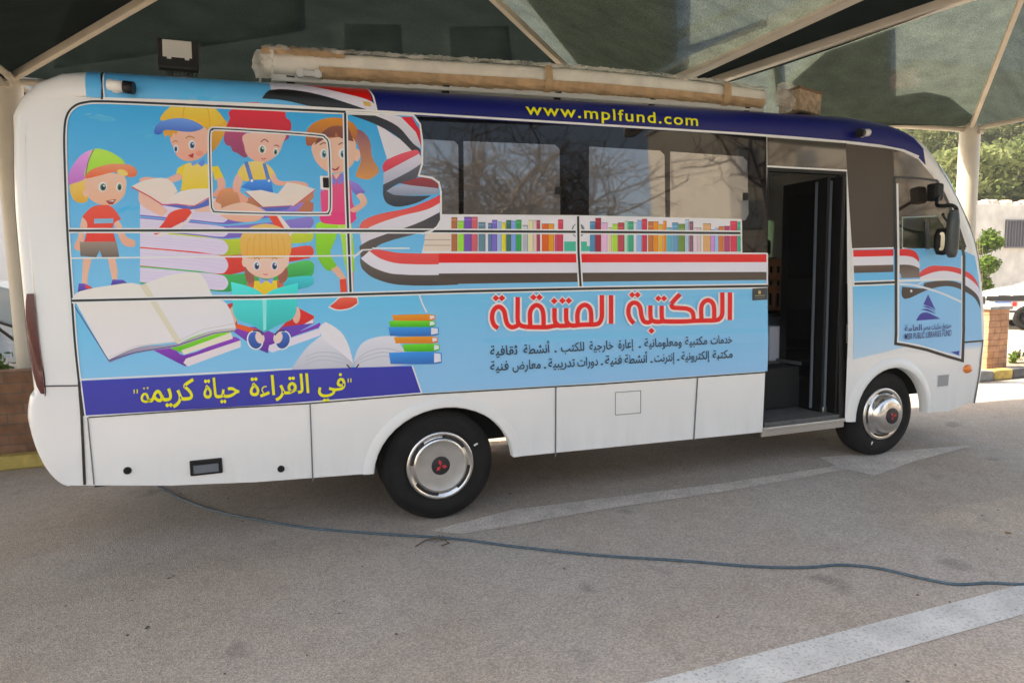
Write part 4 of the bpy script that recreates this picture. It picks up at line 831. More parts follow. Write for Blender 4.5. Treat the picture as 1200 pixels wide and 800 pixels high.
def wall(bm, loops, far=False, off=0.0):
    tmp = bmesh.new(); fl = [[Vector((p[0], p[1], 0)) for p in l] for l in loops]; pts = [p for l in loops for p in l]
    vs = [tmp.verts.new((p[0], 0, p[1])) for p in pts]
    for t in tessellate_polygon(fl):
        if len({tuple(vs[i].co) for i in t}) == 3:
            try: tmp.faces.new([vs[i] for i in t])
            except ValueError: pass
    for z in ZCUT: bmesh.ops.bisect_plane(tmp, geom=tmp.verts[:]+tmp.edges[:]+tmp.faces[:], plane_co=(0, 0, z), plane_no=(0, 0, 1), dist=1e-6)
    mp = {}
    for v in tmp.verts:
        y = y0(v.co.z)-off; mp[v] = bm.verts.new((v.co.x, 2*YC-y if far else y, v.co.z))
    for f in tmp.faces:
        q = bm.faces.new([mp[v] for v in f.verts]); q.normal_update()
        if (q.normal.y > 0) != far: q.normal_flip()
    tmp.free()
def arch(cx, cz, rx, rz, z0, n=20):
    a0 = math.asin(max(-1, (z0-cz)/rz)); return [(cx+rx*math.cos(a), cz+rz*math.sin(a)) for a in [a0+(math.pi-2*a0)*k/n for k in range(n+1)]]
ARF = (4.065, .375, .425, .425, .365); ARR = (.045, .375, .480, .415, .40)
DOOR_T = 2.455
d_tl = on_side(899, 196); d_tr = on_side(992, 201); d_br = on_side(990, 493.5); d_bl = on_side(893.5, 506)
bottom = [on_side(1112, 481.5)]+arch(*ARF)+[d_br, d_tr, d_tl, d_bl]+arch(*ARR)+[(-.46, .402), (-1.14, .432), (-1.6, .47)]
pane_px = [(1057, 255), (1098, 253.5), (1112, 276), (1122, 300), (1118, 310.5), (1092, 311.5), (1087, 307), (1085.5, 293), (1057, 290)]
hole = [on_side(*p) for p in pane_px]
bm = bmesh.new(); wall(bm, [OUT+bottom, hole])
farb = [on_side(1112, 481.5)]+arch(*ARF)+arch(*ARR)+[(-.46, .402), (-1.14, .432), (-1.6, .47)]
fhole = [(4.05, 1.68), (4.78, 1.68), (4.62, 2.2), (4.05, 2.3)]
wall(bm, [OUT+farb, fhole], True)
cols = [[bm.verts.new(strip_pt(i, f)) for f in FS]+[bm.verts.new(strip_pt(i, f, True)) for f in reversed(FS[:-1])] for i in range(len(OUT))]
for a, b in zip(cols, cols[1:]):
    for k in range(len(a)-1):
        q = bm.faces.new((a[k], a[k+1], b[k+1], b[k])); q.smooth = True
bmesh.ops.remove_doubles(bm, verts=bm.verts, dist=.0004)
for f in bm.faces: f.normal_update()
body = obj('body', bm, M_WHITE, bus)
bm = bmesh.new(); wall(bm, [[(p[0], p[1]) for p in fhole]], True, -.004); obj('far_window', bm, clearglass('dark green tinted glass', (.10, .20, .15)), bus)
# glass and films
def patch(name, loops, off, m, parent, px=True):
    bm = bmesh.new()
    wall(bm, [[on_side(*p) for p in l] if px else l for l in loops], False, off); return obj(name, bm, m, parent)
gz = patch('window_glazing', [[(482, 136.5), (560, 139.5), (630, 143.5), (700, 148), (790, 153.5), (898, 160.6), (898.8, 230), (899, 298), (505, 298), (505, 265), (482, 262)]], .0016, M_GLZ, bus)
for p in ([(480, 162.5), (532, 165.5), (537, 170), (537.5, 252), (480, 252)], [(543, 165.6), (650, 169.8), (655.5, 175), (656.5, 254), (543.5, 253)], [(690, 172), (773.5, 176.8), (778.5, 182), (779.5, 257), (690, 255)], [(785, 177.8), (870, 183.4), (875.5, 189), (877, 251), (873, 258.5), (785, 256.5)]):
    patch('window_pane', [p], .0026, M_PANE, gz)
dg = patch('door_header_glass', [[(898.8, 161), (992, 168.2), (992.5, 199), (899, 194)]], .0016, M_BRGL, bus)
patch('door_pillar_panel', [[(990.5, 168.5), (1046, 174.8), (1047.5, 232), (1048, 292), (998.5, 293.5), (994.5, 232)]], .0018, M_PIL, bus)
cdw = patch('cab_door_window', [[(1047, 175), (1060, 179), (1076, 187), (1092, 205.5), (1108, 231), (1121, 262), (1131.5, 292), (1085.5, 292.6), (1087, 307), (1092, 311.5), (1118, 310.5), (1122, 300), (1112, 276), (1098, 253.5), (1057, 255), (1057, 290), (1057, 291.8), (1048.5, 292)]], .0016, M_BRGL, bus)
patch('sliding_pane', [pane_px], -.006, M_CLR, cdw)
K = Ink(.0032, .0002); K.stroke([(1047, 207.5), (1075, 209), (1097, 211.5), (1104, 222)], 2.6, BLK); K.stroke([(1086, 258), (1086.5, 292)], 5, BLK); K.stroke([(1098, 212), (1110, 236), (1122, 263), (1131, 290)], 3, BLK); K.stroke([(1046, 175), (1047.3, 208)], 1.6, H('4c423c'))
K.stroke([(1057, 290), (1057, 255), (1098, 253.5)], 1.2, H('8c9c94')); K.stroke([(1048, 208), (1049, 292)], 2.6, BLK)
K.build('window_gasket', M_INK, cdw)
for p in ((650, 219, 657, 228), (870.5, 226, 876, 235)):
    patch('pane_catch', [[(p[0], p[1]), (p[2], p[1]), (p[2], p[3]), (p[0], p[3])]], .008, M_BLK, gz)
# roof film
i_sky0 = NR; i_blue = next(i for i in range(NR, len(OUT)) if OUT[i][0] > -.40)
strip_patch('roof_film', i_sky0, i_blue, .01, .93, .0015, M_SKYF, bus)
i_end = NR+NF+5
bm = bmesh.new(); fs = [f for f in FS if f < .95]; fs[0] = .01
prev = None
for i in range(i_blue, i_end+1):
    k = 1.0 if i < NR+NF else max(0, 1-(i-(NR+NF))/(i_end-(NR+NF)))**.5
    cur = [bm.verts.new(strip_pt(i, max(.004, f*k), False, .0022)) for f in fs]
    if prev:
        for a in range(len(fs)-1): bm.faces.new((prev[a], prev[a+1], cur[a+1], cur[a]))
    prev = cur
bmesh.ops.recalc_face_normals(bm, faces=bm.faces)
obj('roof_band', bm, M_NAVY, bus, True)
# windscreen, rear window, lamps on the ends
strip_patch('windscreen', NR+NF+6, NR+NF+15, .5, 1.0, .004, M_GLZ, bus, both=True)
strip_patch('rear_window', 19, NR-5, .75, 1.0, .004, M_GLZ, bus, both=True)
bm = bmesh.new()
def lamp_strip(bm, far):
    pr = None
    for t in range(13):
        k = t/12; y = 344+(462-344)*k; i = 5.0+(3.75-5.0)*k if False else None
        x0p = on_side(35+8*k, y) ; z = x0p[1]
        # walk the rear edge at this height
        for j in range(NR-1):
            if (OUT[j][1]-z)*(OUT[j+1][1]-z) <= 0: break
        q = (z-OUT[j][1])/max(1e-6, (OUT[j+1][1]-OUT[j][1])); w_ = math.sin(math.pi*min(1, .06+k*.94))**.5 if k < .9 else math.sin(math.pi*min(1, .06+k*.94))**.5
        f1 = .12+.36*min(1, .15+w_); row = []
        for f in (.0, .12, .25, .4, .55, .7):
            ff = .02+f1*f/.7
            a = strip_pt(j, ff, far, .012); b = strip_pt(j+1, ff, far, .012); row.append(bm.verts.new(a.lerp(b, q)))
        if pr:
            for a in range(5): bm.faces.new((pr[a], pr[a+1], row[a+1], row[a]))
        pr = row
lamp_strip(bm, False); bmesh.ops.recalc_face_normals(bm, faces=bm.faces); obj('tail_lamp', bm, M_REDL, bus, True)
bm = bmesh.new(); lamp_strip(bm, True); bmesh.ops.recalc_face_normals(bm, faces=bm.faces); obj('tail_lamp', bm, M_REDL, bus, True)
K = Ink(.003, .00006); draw_artwork(K); art = K.build('side_artwork', M_INK, bus)
T = Ink(.0105, .0001); draw_lettering(T); T.build('lettering', M_RED, art)
# wheel arch lips
def lip(a, wo, name, out=.022):
    bm = bmesh.new(); inn = arch(*a); outp = arch(a[0], a[1], a[2]+wo, a[3]+wo, a[4]); 
    prof = ((0, -.06), (0, out*.8), (.012, out), (wo*.6, out*.85), (wo, 0))
    rows = []
    for p, q in zip(inn, outp):
        P, Q = Vector(p), Vector(q); d = (Q-P); L = d.length; rows.append([bm.verts.new((P.x+d.x*(t/wo), y0(P.y)-h, P.y+d.y*(t/wo))) for t, h in prof])
    for r1, r2 in zip(rows, rows[1:]):
        for k in range(len(prof)-1): bm.faces.new((r1[k], r1[k+1], r2[k+1], r2[k]))
    bmesh.ops.recalc_face_normals(bm, faces=bm.faces)
    return obj(name, bm, M_WHITE, bus, True)
lip(ARF, .085, 'wheel_arch', .028); lip(ARR, .07, 'wheel_arch', .011)
# underbody and inside
bm = bmesh.new(); box(bm, (1.5, 1.0, .62), (6.9, 1.2, .36)); box(bm, (-1.25, 1, .62), (1.5, 1.86, .26)); box(bm, (1.6, 1, .58), (1.9, 1.86, .22)); obj('chassis', bm, M_UND, bus)
for xx in (.05, 4.0):
    bm = bmesh.new(); tube(bm, [(xx, .3, .385), (xx, 1.7, .385)], .07, 12); obj('axle', bm, M_UND, bus)
bm = bmesh.new(); tube(bm, [(.60, .16, .60), (.60, .75, .60)], .085, 20); obj('air_tank', bm, M_ALU, bus)
bm = bmesh.new(); tube(bm, [(-.47, .5, .38), (-.47, .5, .25)], .006); obj('drain_pipe', bm, M_UND, bus)
bm = bmesh.new()
box(bm, (.5, 1.0, .83), (4.2, 1.86, .03)); box(bm, (4.2, 1.15, .83), (1.6, 1.55, .03)); obj('cabin_floor', bm, mat('grey floor mat', (.10, .10, .10), .8, noise=.2, nscale=10), bus)
bm = bmesh.new(); box(bm, (3.12, .33, .405), (.86, .62, .05)); box(bm, (3.12, .66, .62), (.86, .03, .40)); box(bm, (3.12, .97, .795), (.86, .62, .03)); obj('door_step', bm, mat('step rubber', (.10, .098, .094), .8, noise=.25, nscale=14), bus)
bm = bmesh.new(); a = Vector((d_bl[0], .004, .385)); b = Vector((d_br[0], .004, .385)); bar(bm, a, b, .03, .028, bev=.006); box(bm, ((a.x+b.x)/2, .02, .345), (b.x-a.x, .02, .05)); obj('step_edge', bm, [M_ALU], bus)
bm = bmesh.new(); box(bm, (2.66, .50, 1.62), (.02, .80, 2.2)); obj('bulkhead', bm, M_DKG, bus)
bm = bmesh.new(); box(bm, (3.6, 1.885, 1.25), (2.2, .02, .80)); box(bm, (3.2, 1.86, 2.46), (1.6, .03, .3)); obj('far_side_trim', bm, M_GRY, bus)
bm = bmesh.new(); box(bm, (3.55, 1.30, 1.02), (.62, .70, .40), .04); box(bm, (3.3, 1.62, 1.2), (.9, .3, .02)); obj('engine_cover', bm, M_DKG, bus)
bm = bmesh.new(); box(bm, (4.75, 1.0, 1.30), (.42, 1.7, .42), .08); obj('dashboard', bm, M_DKG, bus)
bm = bmesh.new(); box(bm, (1.1, 1.0, 2.60), (5.2, 1.7, .03)); obj('cabin_ceiling', bm, M_GRY, bus)
st = thing('driver_seat', (4.15, 1.45, .85), 'dark', 'x') if False else None
bm = bmesh.new(); box(bm, (4.12, 1.42, 1.08), (.46, .48, .14), .05); box(bm, (3.92, 1.42, 1.45), (.13, .46, .70), .05, Matrix.Rotation(-.15, 3, 'Y')); box(bm, (3.84, 1.42, 1.90), (.09, .26, .18), .04); box(bm, (4.12, 1.42, .92), (.3, .3, .18)); obj('driver_seat', bm, M_BLK, bus)
bm = bmesh.new(); M = Matrix.Translation((4.42, 1.42, 1.5)) @ Matrix.Rotation(R(-35), 4, 'Y')
tube(bm, [M @ Vector((.2*math.cos(a), .2*math.sin(a), 0)) for a in [2*math.pi*k/24 for k in range(25)]], .014); bar(bm, M @ Vector((-.2, 0, 0)), M @ Vector((.2, 0, 0)), .03, .015); bar(bm, M @ Vector((0, 0, 0)), M @ Vector((0, 0, -.3)), .04, .04); obj('steering_wheel', bm, M_BLK, bus)
# folded door leaves at the front edge of the opening
for k, (x, y_) in enumerate(((3.505, .36), (3.44, .40))):
    bm = bmesh.new(); box(bm, (x, y_, 1.42), (.035, .62-.1*k, 2.02), .01)
    lf = obj('door_leaf', bm, M_BLK, bus)
    bm = bmesh.new(); box(bm, (x-.022, y_, 1.95), (.006, .42-.1*k, .72)); box(bm, (x-.022, y_, 1.02), (.006, .42-.1*k, .6)); obj('leaf_pane', bm, M_GLZ, lf)
    bm = bmesh.new(); tube(bm, [(x-.05, y_-.22+.05*k, .46), (x-.05, y_-.22+.05*k, 2.4)], .012); obj('grab_rail', bm, M_DKG, lf)
    if k == 0:
        bm = bmesh.new(); box(bm, (x-.05, y_-.2, .455), (.05, .06, .05), .01); obj('hinge_foot', bm, M_ALU, lf)
bm = bmesh.new(); bar(bm, (d_bl[0]+.012, .03, .40), (d_tl[0]+.012, .11, d_tl[1]), .05, .02); bar(bm, (d_br[0]-.012, .03, .40), (d_tr[0]-.012, .11, d_tr[1]), .07, .03); bar(bm, (d_tl[0], .11, d_tl[1]-.012), (d_tr[0], .11, d_tr[1]-.012), .06, .03); obj('door_frame', bm, M_BLK, bus)
# small fittings
bm = bmesh.new()
for p in ((149.5, 551), (329.3, 549)):
    bm = bmesh.new(); x, z = on_side(*p); lathe(bm, [(.021, -.002), (.021, .006), (.013, .01), (.006, .006), (0, .006)], Matrix.Translation((x, y0(z), z)) @ Matrix.Rotation(R(90), 4, 'X'), 16)
    obj('flap_lock', bm, M_BLK, bus)
x, z = on_side(241.8, 546.5); bm = bmesh.new(); box(bm, (x, -.005, z), (.175, .014, .092), .012); box(bm, (x, -.0135, z-.008), (.135, .006, .05), .004, mi=1); obj('flap_handle', bm, [M_BLK, M_DKG], bus)
x, z = on_side(380.5, 214.5); bm = bmesh.new(); box(bm, (x, y0(z)-.008, z), (.055, .014, .085), .006, mi=1); box(bm, (x+.006, y0(z)-.014, z), (.036, .012, .062), .006); obj('hatch_latch', bm, [M_BLK, M_WHITE], bus)
x, z = on_side(1133.5, 432); bm = bmesh.new(); lathe(bm, [(.055, -.004), (.055, .006), (.045, .018), (.02, .026), (0, .028)], Matrix.Translation((x, 0, z)) @ Matrix.Rotation(R(90), 4, 'X') @ Matrix.Scale(.74, 4, (0, 1, 0)), 28); obj('indicator_lamp', bm, M_AMB, bus)
q = [on_side(*p) for p in ((1097, 438.5), (1113.5, 437), (1112, 453), (1096, 454.5))]; bm = bmesh.new()
a = [bm.verts.new((p[0], -.004, p[1])) for p in q]; c = Vector((sum(p[0] for p in q)/4, 0, sum(p[1] for p in q)/4)); b = [bm.verts.new((c.x+(p[0]-c.x)*.78, -.003, c.z+(p[1]-c.z)*.82)) for p in q]; d = [bm.verts.new((c.x+(p[0]-c.x)*.62+.01, .05, c.z+(p[1]-c.z)*.62)) for p in q]
bo = [bm.verts.new((c.x+(p[0]-c.x)*1.06, .0, c.z+(p[1]-c.z)*1.06)) for p in q]
for k in range(4):
    k2 = (k+1) % 4
    bm.faces.new((bo[k], bo[k2], a[k2], a[k])); bm.faces.new((a[k], a[k2], b[k2], b[k]))
f1_ = bm.faces.new([bm.verts.new((v.co.x, -.0045, v.co.z)) for v in b]); f1_.material_index = 1
bmesh.ops.recalc_face_normals(bm, faces=bm.faces); obj('bumper_step', bm, [M_WHITE, mat('recess grey', (.33, .33, .33), .5)], bus)
# wheels
def rhomb_emblem(bm, M, r, h, mi):
    for k in range(3):
        a = R(90+120*k); t = Vector((math.cos(a), math.sin(a), 0))*r; s1 = Vector((math.cos(a+R(30)), math.sin(a+R(30)), 0))*r*.577; s2 = Vector((math.cos(a-R(30)), math.sin(a-R(30)), 0))*r*.577
        g_ = t*.05
        f = bm.faces.new([bm.verts.new(M @ (p+Vector((0, 0, h)))) for p in (g_, s2*.97+g_, t, s1*.97+g_)]); f.material_index = mi
M_EMB = mat('red enamel', (.62, .03, .05), .3); M_HUBK = mat('hub black', (.02, .02, .022), .35)
def wheel(name, x, yc, side, front, spin, rr=.385):
    wt = bpy.data.objects.new(name, None); COL.objects.link(wt); wt.parent = bus; wt.empty_display_size = .2
    wt.matrix_basis = world_of(bus).inverted() @ Matrix.Translation((x, yc, rr)); WM[wt.name] = Matrix.Translation((x, yc, rr))
    M = Matrix.Translation((x, yc, rr)) @ Matrix.Rotation(R(90*side), 4, 'X') @ Matrix.Rotation(spin, 4, 'Z')
    bm = bmesh.new(); pr = [(.215, .075), (.232, .098), (.262, .106), (.300, .110), (.335, .105), (.338, .102), (.360, .092), (.376, .074), (.385, .05), (.386, .03)]
    pr = pr+[(r, -h) for r, h in reversed(pr)]; lathe(bm, pr, M, 64)
    for gk in (-.035, 0, .035): lathe(bm, [(.3868, gk-.004), (.3868, gk+.004)], M, 64)
    obj('tyre', bm, M_TYRE, wt)
    bm = bmesh.new(); lathe(bm, [(.285, .1102), (.292, .1112), (.300, .1113), (.305, .1105)], M, 64)
    lathe(bm, [(.346, .102), (.349, .103), (.352, .0995)], M, 64); obj('sidewall_rib', bm, M_TYRE, wt)
    bm = bmesh.new()
    if not front:
        lathe(bm, [(.234, .095), (.235, .112), (.228, .121), (.216, .122), (.205, .114), (.198, .110), (.190, .112), (.185, .122), (.180, .125), (.172, .126)], M, 64)
        lathe(bm, [(.172, .126), (.168, .124), (.12, .121), (.064, .118)], M, 64, mi=1); lathe(bm, [(.064, .118), (.062, .122), (.058, .123), (0, .123)], M, 40, mi=2); rhomb_emblem(bm, M, .045, .1245, 3); s0, s1, sh = .186, .206, .1185
    else:
        lathe(bm, [(.234, .095), (.235, .110), (.226, .120), (.212, .120), (.200, .113), (.190, .114), (.176, .126), (.168, .150), (.158, .172), (.140, .188), (.110, .198), (.070, .202)], M, 64)
        lathe(bm, [(.070, .202), (.068, .210), (.062, .212), (0, .212)], M, 40, mi=2); rhomb_emblem(bm, M, .042, .214, 3); s0, s1, sh = .186, .202, .1165
    for k in range(4):
        a0 = R(90*k+20); rows = []
        for j in range(11):
            a = a0+R(50)*j/10; rows.append([bm.verts.new(M @ Vector((r*math.cos(a), r*math.sin(a), sh+.0015))) for r in (s0, s1)])
        for p, q in zip(rows, rows[1:]):
            f = bm.faces.new((p[0], p[1], q[1], q[0])); f.material_index = 2
    bmesh.ops.recalc_face_normals(bm, faces=bm.faces)
    obj('hub_cap', bm, [M_CHR, M_SAT, M_HUBK, M_EMB], wt)
    bm = bmesh.new()
    a = R(25 if not front else -115)
    M2 = Matrix.Translation((x, yc, rr)) @ Matrix.Rotation(R(90*side), 4, 'X')
    box(bm, (0, 0, 0), (.03, .012, .004), .001)
    for v in bm.verts: v.co = M2 @ (Matrix.Rotation(a, 4, 'Z') @ (v.co+Vector((.278, 0, .1105))))
    obj('sticker', bm, M_WHITE, wt)
    return wt
wheel('wheel', 0.02, .165, 1, False, R(14)); wheel('wheel', 4.025, .150, 1, True, R(40))
wheel('wheel', 0.02, 1.835, -1, False, R(30)); wheel('wheel', 4.025, 1.85, -1, True, R(70))
for yy in (.42, 1.58):
    bm = bmesh.new(); lathe(bm, [(.215, .09), (.30, .10), (.36, .09), (.386, .05), (.386, -.05), (.36, -.09), (.215, -.09)], Matrix.Translation((.02, yy, .385)) @ Matrix.Rotation(R(90), 4, 'X'), 48)
    obj('inner_tyre', bm, M_TYRE, bus)
# mirror
mr_ = None
bm = bmesh.new(); p0 = on_y(1092, 226, .02); box(bm, p0+Vector((0, -.03, 0)), (.10, .10, .15), .02); obj('mirror_bracket', bm, M_BLK, bus)
yM = -.24
bm = bmesh.new(); pts = [p0+Vector((0, -.06, -.03))]+[on_y(x, y, yy) for x, y, yy in ((1098, 240, -.14), (1106, 241.5, -.2), (1114, 240.5, yM), (1120, 243.5, yM), (1121.5, 251, yM), (1120, 262, yM))]
tube(bm, crom([tuple(p) for p in pts], 4, False), .016, 10); ar = obj('mirror_arm', bm, M_BLK, bus)
pc = on_y(1113.5, 276, yM); hd = .30
def mirror_head(name, c, sx, sy, sz, m, tilt, mi2=None):
    bm = bmesh.new(); lathe(bm, [(0, .5), (.6, .49), (.85, .42), (1, .25), (1, -.25), (.85, -.42), (.6, -.49), (0, -.5)], Matrix.Identity(4), 20)
    for v in bm.verts: v.co = Matrix.Rotation(tilt, 3, 'Z') @ Vector((v.co.x*sx/2, v.co.y*sy/2, v.co.z*sz))+c
    return obj(name, bm, m, bus, True)
h = mirror_head('mirror_head', on_y(1116.5, 274, yM), .095, .075, .40, mat('grey mirror shell', (.05, .06, .06), .3), R(-50))
pl = on_y(1105, 283, -.05); bm = bmesh.new(); lathe(bm, [(0, .5), (.7, .46), (1, .2), (1, -.2), (.7, -.46), (0, -.5)], Matrix.Identity(4), 18)
for v in bm.verts: v.co = Matrix.Rotation(R(-40), 3, 'Z') @ Vector((v.co.x*.07, v.co.y*.035, v.co.z*.24))+pl
lm = obj('lower_mirror', bm, M_BLK, bus, True)
d = (CAM-pl).normalized()*.55+Vector((-.6, -.1, 0)); d = Vector((d.x, d.y, 0)).normalized(); u = Vector((-d.y, d.x, 0)); cc = pl+d*.040; bm = bmesh.new()
ring = [bm.verts.new(cc+u*.024*math.copysign(abs(math.cos(a))**.7, math.cos(a))+Vector((0, 0, .08*math.copysign(abs(math.sin(a))**.7, math.sin(a))))) for a in [2*math.pi*k/28 for k in range(28)]]
bm.faces.new(ring); obj('mirror_glass', bm, M_MIRR, lm)
bm = bmesh.new(); tube(bm, [pc+Vector((-.03, .05, .18)), pl+Vector((.05, -.05, .1)), pl], .012); obj('mirror_stay', bm, M_BLK, bus)
# roof fittings
def cctv(px, py, yaw):
    x, z = on_side(px, py); P = Vector((x, S(x, z), z)); bm = bmesh.new()
    Mb = Matrix.Translation(P) @ Matrix.Rotation(R(75), 4, 'X')
    lathe(bm, [(.034, 0), (.034, .012), (.026, .022), (.014, .03), (0, .03)], Mb, 20)
    d = Vector((math.cos(yaw), -math.sin(yaw)*1.0, -.12)).normalized(); s = P+Vector((0, -.045, .0))
    tube(bm, [P+Vector((0, -.015, 0)), s], .013); tube(bm, [s-d*.035, s+d*.05], .030, 16); tube(bm, [s+d*.045, s+d*.095], .034, 16, mi=1)
    bmesh.ops.recalc_face_normals(bm, faces=bm.faces)
    return obj('camera', bm, [mat('white camera shell', (.75, .74, .70), .35), M_BLK], bus)
cctv(137, 103, R(10)); cctv(1009, 157, R(170))
bm = bmesh.new(); lathe(bm, [(.125, 0), (.12, .025), (.09, .045), (.04, .055), (0, .056)], Matrix.Translation((-1.72, .55, strip_pt(NR, .9).z+.005)) @ Matrix.Scale(.7, 4, (0, 1, 0)), 28); obj('roof_aerial', bm, M_BLK, bus)
fl0 = on_y(183.5, 43.5, .55); fl1 = on_y(234.5, 87, .55); bm = bmesh.new()
cx, cz = (fl0.x+fl1.x)/2, (fl0.z+fl1.z)/2; tl = Matrix.Rotation(R(-14), 3, 'X')
box(bm, (cx, .55, cz), (fl1.x-fl0.x, .05, (fl0.z-fl1.z)*.98), .008, tl)
for k in range(-4, 5): box(bm, Vector((cx, .55, cz))+tl @ Vector((k*.024, .04, 0)), (.006, .04, .2), 0, tl)
bar(bm, (cx-.05, .57, cz-.1), (cx-.05, .62, 2.84), .03, .01); bar(bm, (cx+.05, .57, cz-.1), (cx+.05, .62, 2.84), .03, .01)
fl = obj('flood_lamp', bm, mat('dark lamp housing', (.03, .028, .027), .5), bus)
bm = bmesh.new(); box(bm, Vector((cx, .55, cz))+tl @ Vector((-.004, -.028, .028)), (.165, .006, .115), .003, tl); obj('lamp_window', bm, mat('frosted lamp glass', (.75, .73, .68), .25), fl)
for sx in (-.05, .05):
    bm = bmesh.new(); box(bm, Vector((cx, .55, cz))+tl @ Vector((sx, -.029, -.036)), (.025, .006, .014), .002, tl); obj('lamp_clip', bm, M_WHITE, fl)
# ------------------------------------------------------------------ wrapped awning and box on the bus roof
rnd = random.Random(4)
M_CARD = mat('brown packing paper', (.52, .35, .20), .6, noise=.2, nscale=14, bump=.4, bscale=26); M_CASE = mat('ivory awning case', (.82, .79, .72), .4, noise=.12, nscale=6)
def film(name, op):
    m = bpy.data.materials.new(name); m.use_nodes = True; n = m.node_tree; out = n.nodes['Material Output']; b = n.nodes['Principled BSDF']
    b.inputs['Base Color'].default_value = (.80, .77, .70, 1); b.inputs['Roughness'].default_value = .2
    t = n.nodes.new('ShaderNodeBsdfTransparent'); mx = n.nodes.new('ShaderNodeMixShader'); tc = n.nodes.new('ShaderNodeTexCoord'); q = n.nodes.new('ShaderNodeTexNoise'); q.inputs['Scale'].default_value = 7; q.inputs['Detail'].default_value = 3
    n.links.new(tc.outputs['Object'], q.inputs['Vector']); mr = n.nodes.new('ShaderNodeMapRange'); mr.inputs[1].default_value = .35; mr.inputs[2].default_value = .65; mr.inputs[3].default_value = op*.4; mr.inputs[4].default_value = min(1, op*1.6)
    n.links.new(q.outputs[0], mr.inputs[0]); n.links.new(mr.outputs[0], mx.inputs[0]); n.links.new(t.outputs[0], mx.inputs[1]); n.links.new(b.outputs[0], mx.inputs[2]); n.links.new(mx.outputs[0], out.inputs[0])
    bp = n.nodes.new('ShaderNodeBump'); bp.inputs['Strength'].default_value = .8; bp.inputs['Distance'].default_value = .02; n.links.new(q.outputs[0], bp.inputs['Height']); n.links.new(bp.outputs[0], b.inputs['Normal'])
    MATS[name] = m; return m
M_FILM = film('clear packing film', .5)
aw = thing('awning', (1.0, .5, 2.9), 'long rolled awning wrapped in brown paper and clear film along the bus roof', 'awning')
YA = .5
cen = [(305, 75, 17), (330, 76, 17.5), (380, 80, 17.5), (440, 83.5, 17.5), (520, 88, 17), (600, 92.5, 16.5), (680, 97.5, 16), (760, 104, 15), (830, 111, 14), (888, 118, 12.5)]
def awn_c(px):
    for a, b in zip(cen, cen[1:]):
        if a[0] <= px <= b[0]:
            k = (px-a[0])/(b[0]-a[0]); return a[1]+(b[1]-a[1])*k, a[2]+(b[2]-a[2])*k
    return cen[-1][1:]
def loft(name, px0, px1, n, a0, a1, infl, m, wob, closed=False, ks=13, amp=.0):
    bm = bmesh.new(); rows = []
    for i in range(n+1):
        px = px0+(px1-px0)*i/n; cy, hh = awn_c(px); P = on_y(px, cy, YA); Tp = on_y(px, cy-hh, YA); h = (Tp.z-P.z); row = []
        for k in range(ks+1):
            a = a0+(a1-a0)*k/ks; w_ = 1+infl+wob*(rnd.random()-.5)+amp*math.sin(i*.9+k*1.3)
            ca, sa = math.cos(a), math.sin(a); ca = math.copysign(abs(ca)**.6, ca); sa = math.copysign(abs(sa)**.6, sa)
            row.append(bm.verts.new((P.x, YA-ca*.115*w_, P.z+sa*h*w_)))
        rows.append(row)
    for p, q in zip(rows, rows[1:]):
        for k in range(ks): bm.faces.new((p[k], p[k+1], q[k+1], q[k]))
    if closed:
        bm.faces.new(rows[0]); bm.faces.new(rows[-1])
    bmesh.ops.recalc_face_normals(bm, faces=bm.faces)
    return obj(name, bm, m, aw, True)
loft('awning_case', 306, 889, 60, R(-60), R(300), -.16, M_CASE, .01, True, 24)
loft('paper_wrap', 372, 886, 110, R(-72), R(-6), .0, M_CARD, .10, False, 9, .03)
loft('end_wrap', 307, 402, 26, R(8), R(140), .05, M_CARD, .10, False, 9, .03)
loft('packing_film', 304, 892, 130, R(25), R(170), .10, M_FILM, .12, False, 12, .04)
loft('paper_tie', 632, 640, 3, R(-80), R(150), .09, M_CARD, .05, False, 10)
loft('paper_tie', 838, 846, 3, R(-80), R(150), .09, M_CARD, .05, False, 10)
bm = bmesh.new(); pA = on_y(306, 76, YA-.1); 
rows = []
for i in range(7):
    row = []
    for k in range(9):
        px = 300+3.4*i+rnd.uniform(-1, 1); py = 58+4.2*k; bulge_ = -9*math.sin(math.pi*k/8) if i == 0 else 0
        row.append(bm.verts.new(on_y(px+bulge_*.5, py, YA-.10+.02*rnd.random()-.02*i*.3)))
    rows.append(row)
for p, q in zip(rows, rows[1:]):
    for k in range(8): bm.faces.new((p[k], p[k+1], q[k+1], q[k]))
obj('film_end', bm, M_FILM, aw, True)
bm = bmesh.new()
for px, py in ((352, 86), (372, 87)):
    P = on_y(px, py, YA-.13); box(bm, P, (.035, .02, .055), .004)
box(bm, on_y(362, 86.5, YA-.125), (.16, .015, .035), .004); obj('arm_bracket', bm, mat('white bracket', (.72, .72, .70), .35), aw)
bm = bmesh.new(); bar(bm, on_y(318, 93.5, YA), on_y(600, 109.5, YA), .13, .045, bev=.008); bar(bm, on_y(600, 109.5, YA), on_y(889, 130, YA), .13, .045, bev=.008); obj('mounting_rail', bm, mat('white rail', (.74, .74, .72), .4), aw)
for px in (340, 520, 650, 760, 870):
    bm = bmesh.new(); cy, hh = awn_c(px); P = on_y(px, cy+hh*.85, YA); bar(bm, (P.x, YA-.06, P.z), (P.x, YA, 2.84), .05, .02)
    obj('roof_bracket', bm, M_BLK, aw)
bx = thing('wrapped_box', (3.35, .5, 2.9), 'cardboard box in loose clear film at the front end of the roof', 'box')
bm = bmesh.new(); P0 = on_y(922, 108, .46); P1 = on_y(953, 136, .46)
tlt = Matrix.Rotation(R(10), 3, 'Z') @ Matrix.Rotation(R(4), 3, 'Y'); cB = (P0+P1)/2
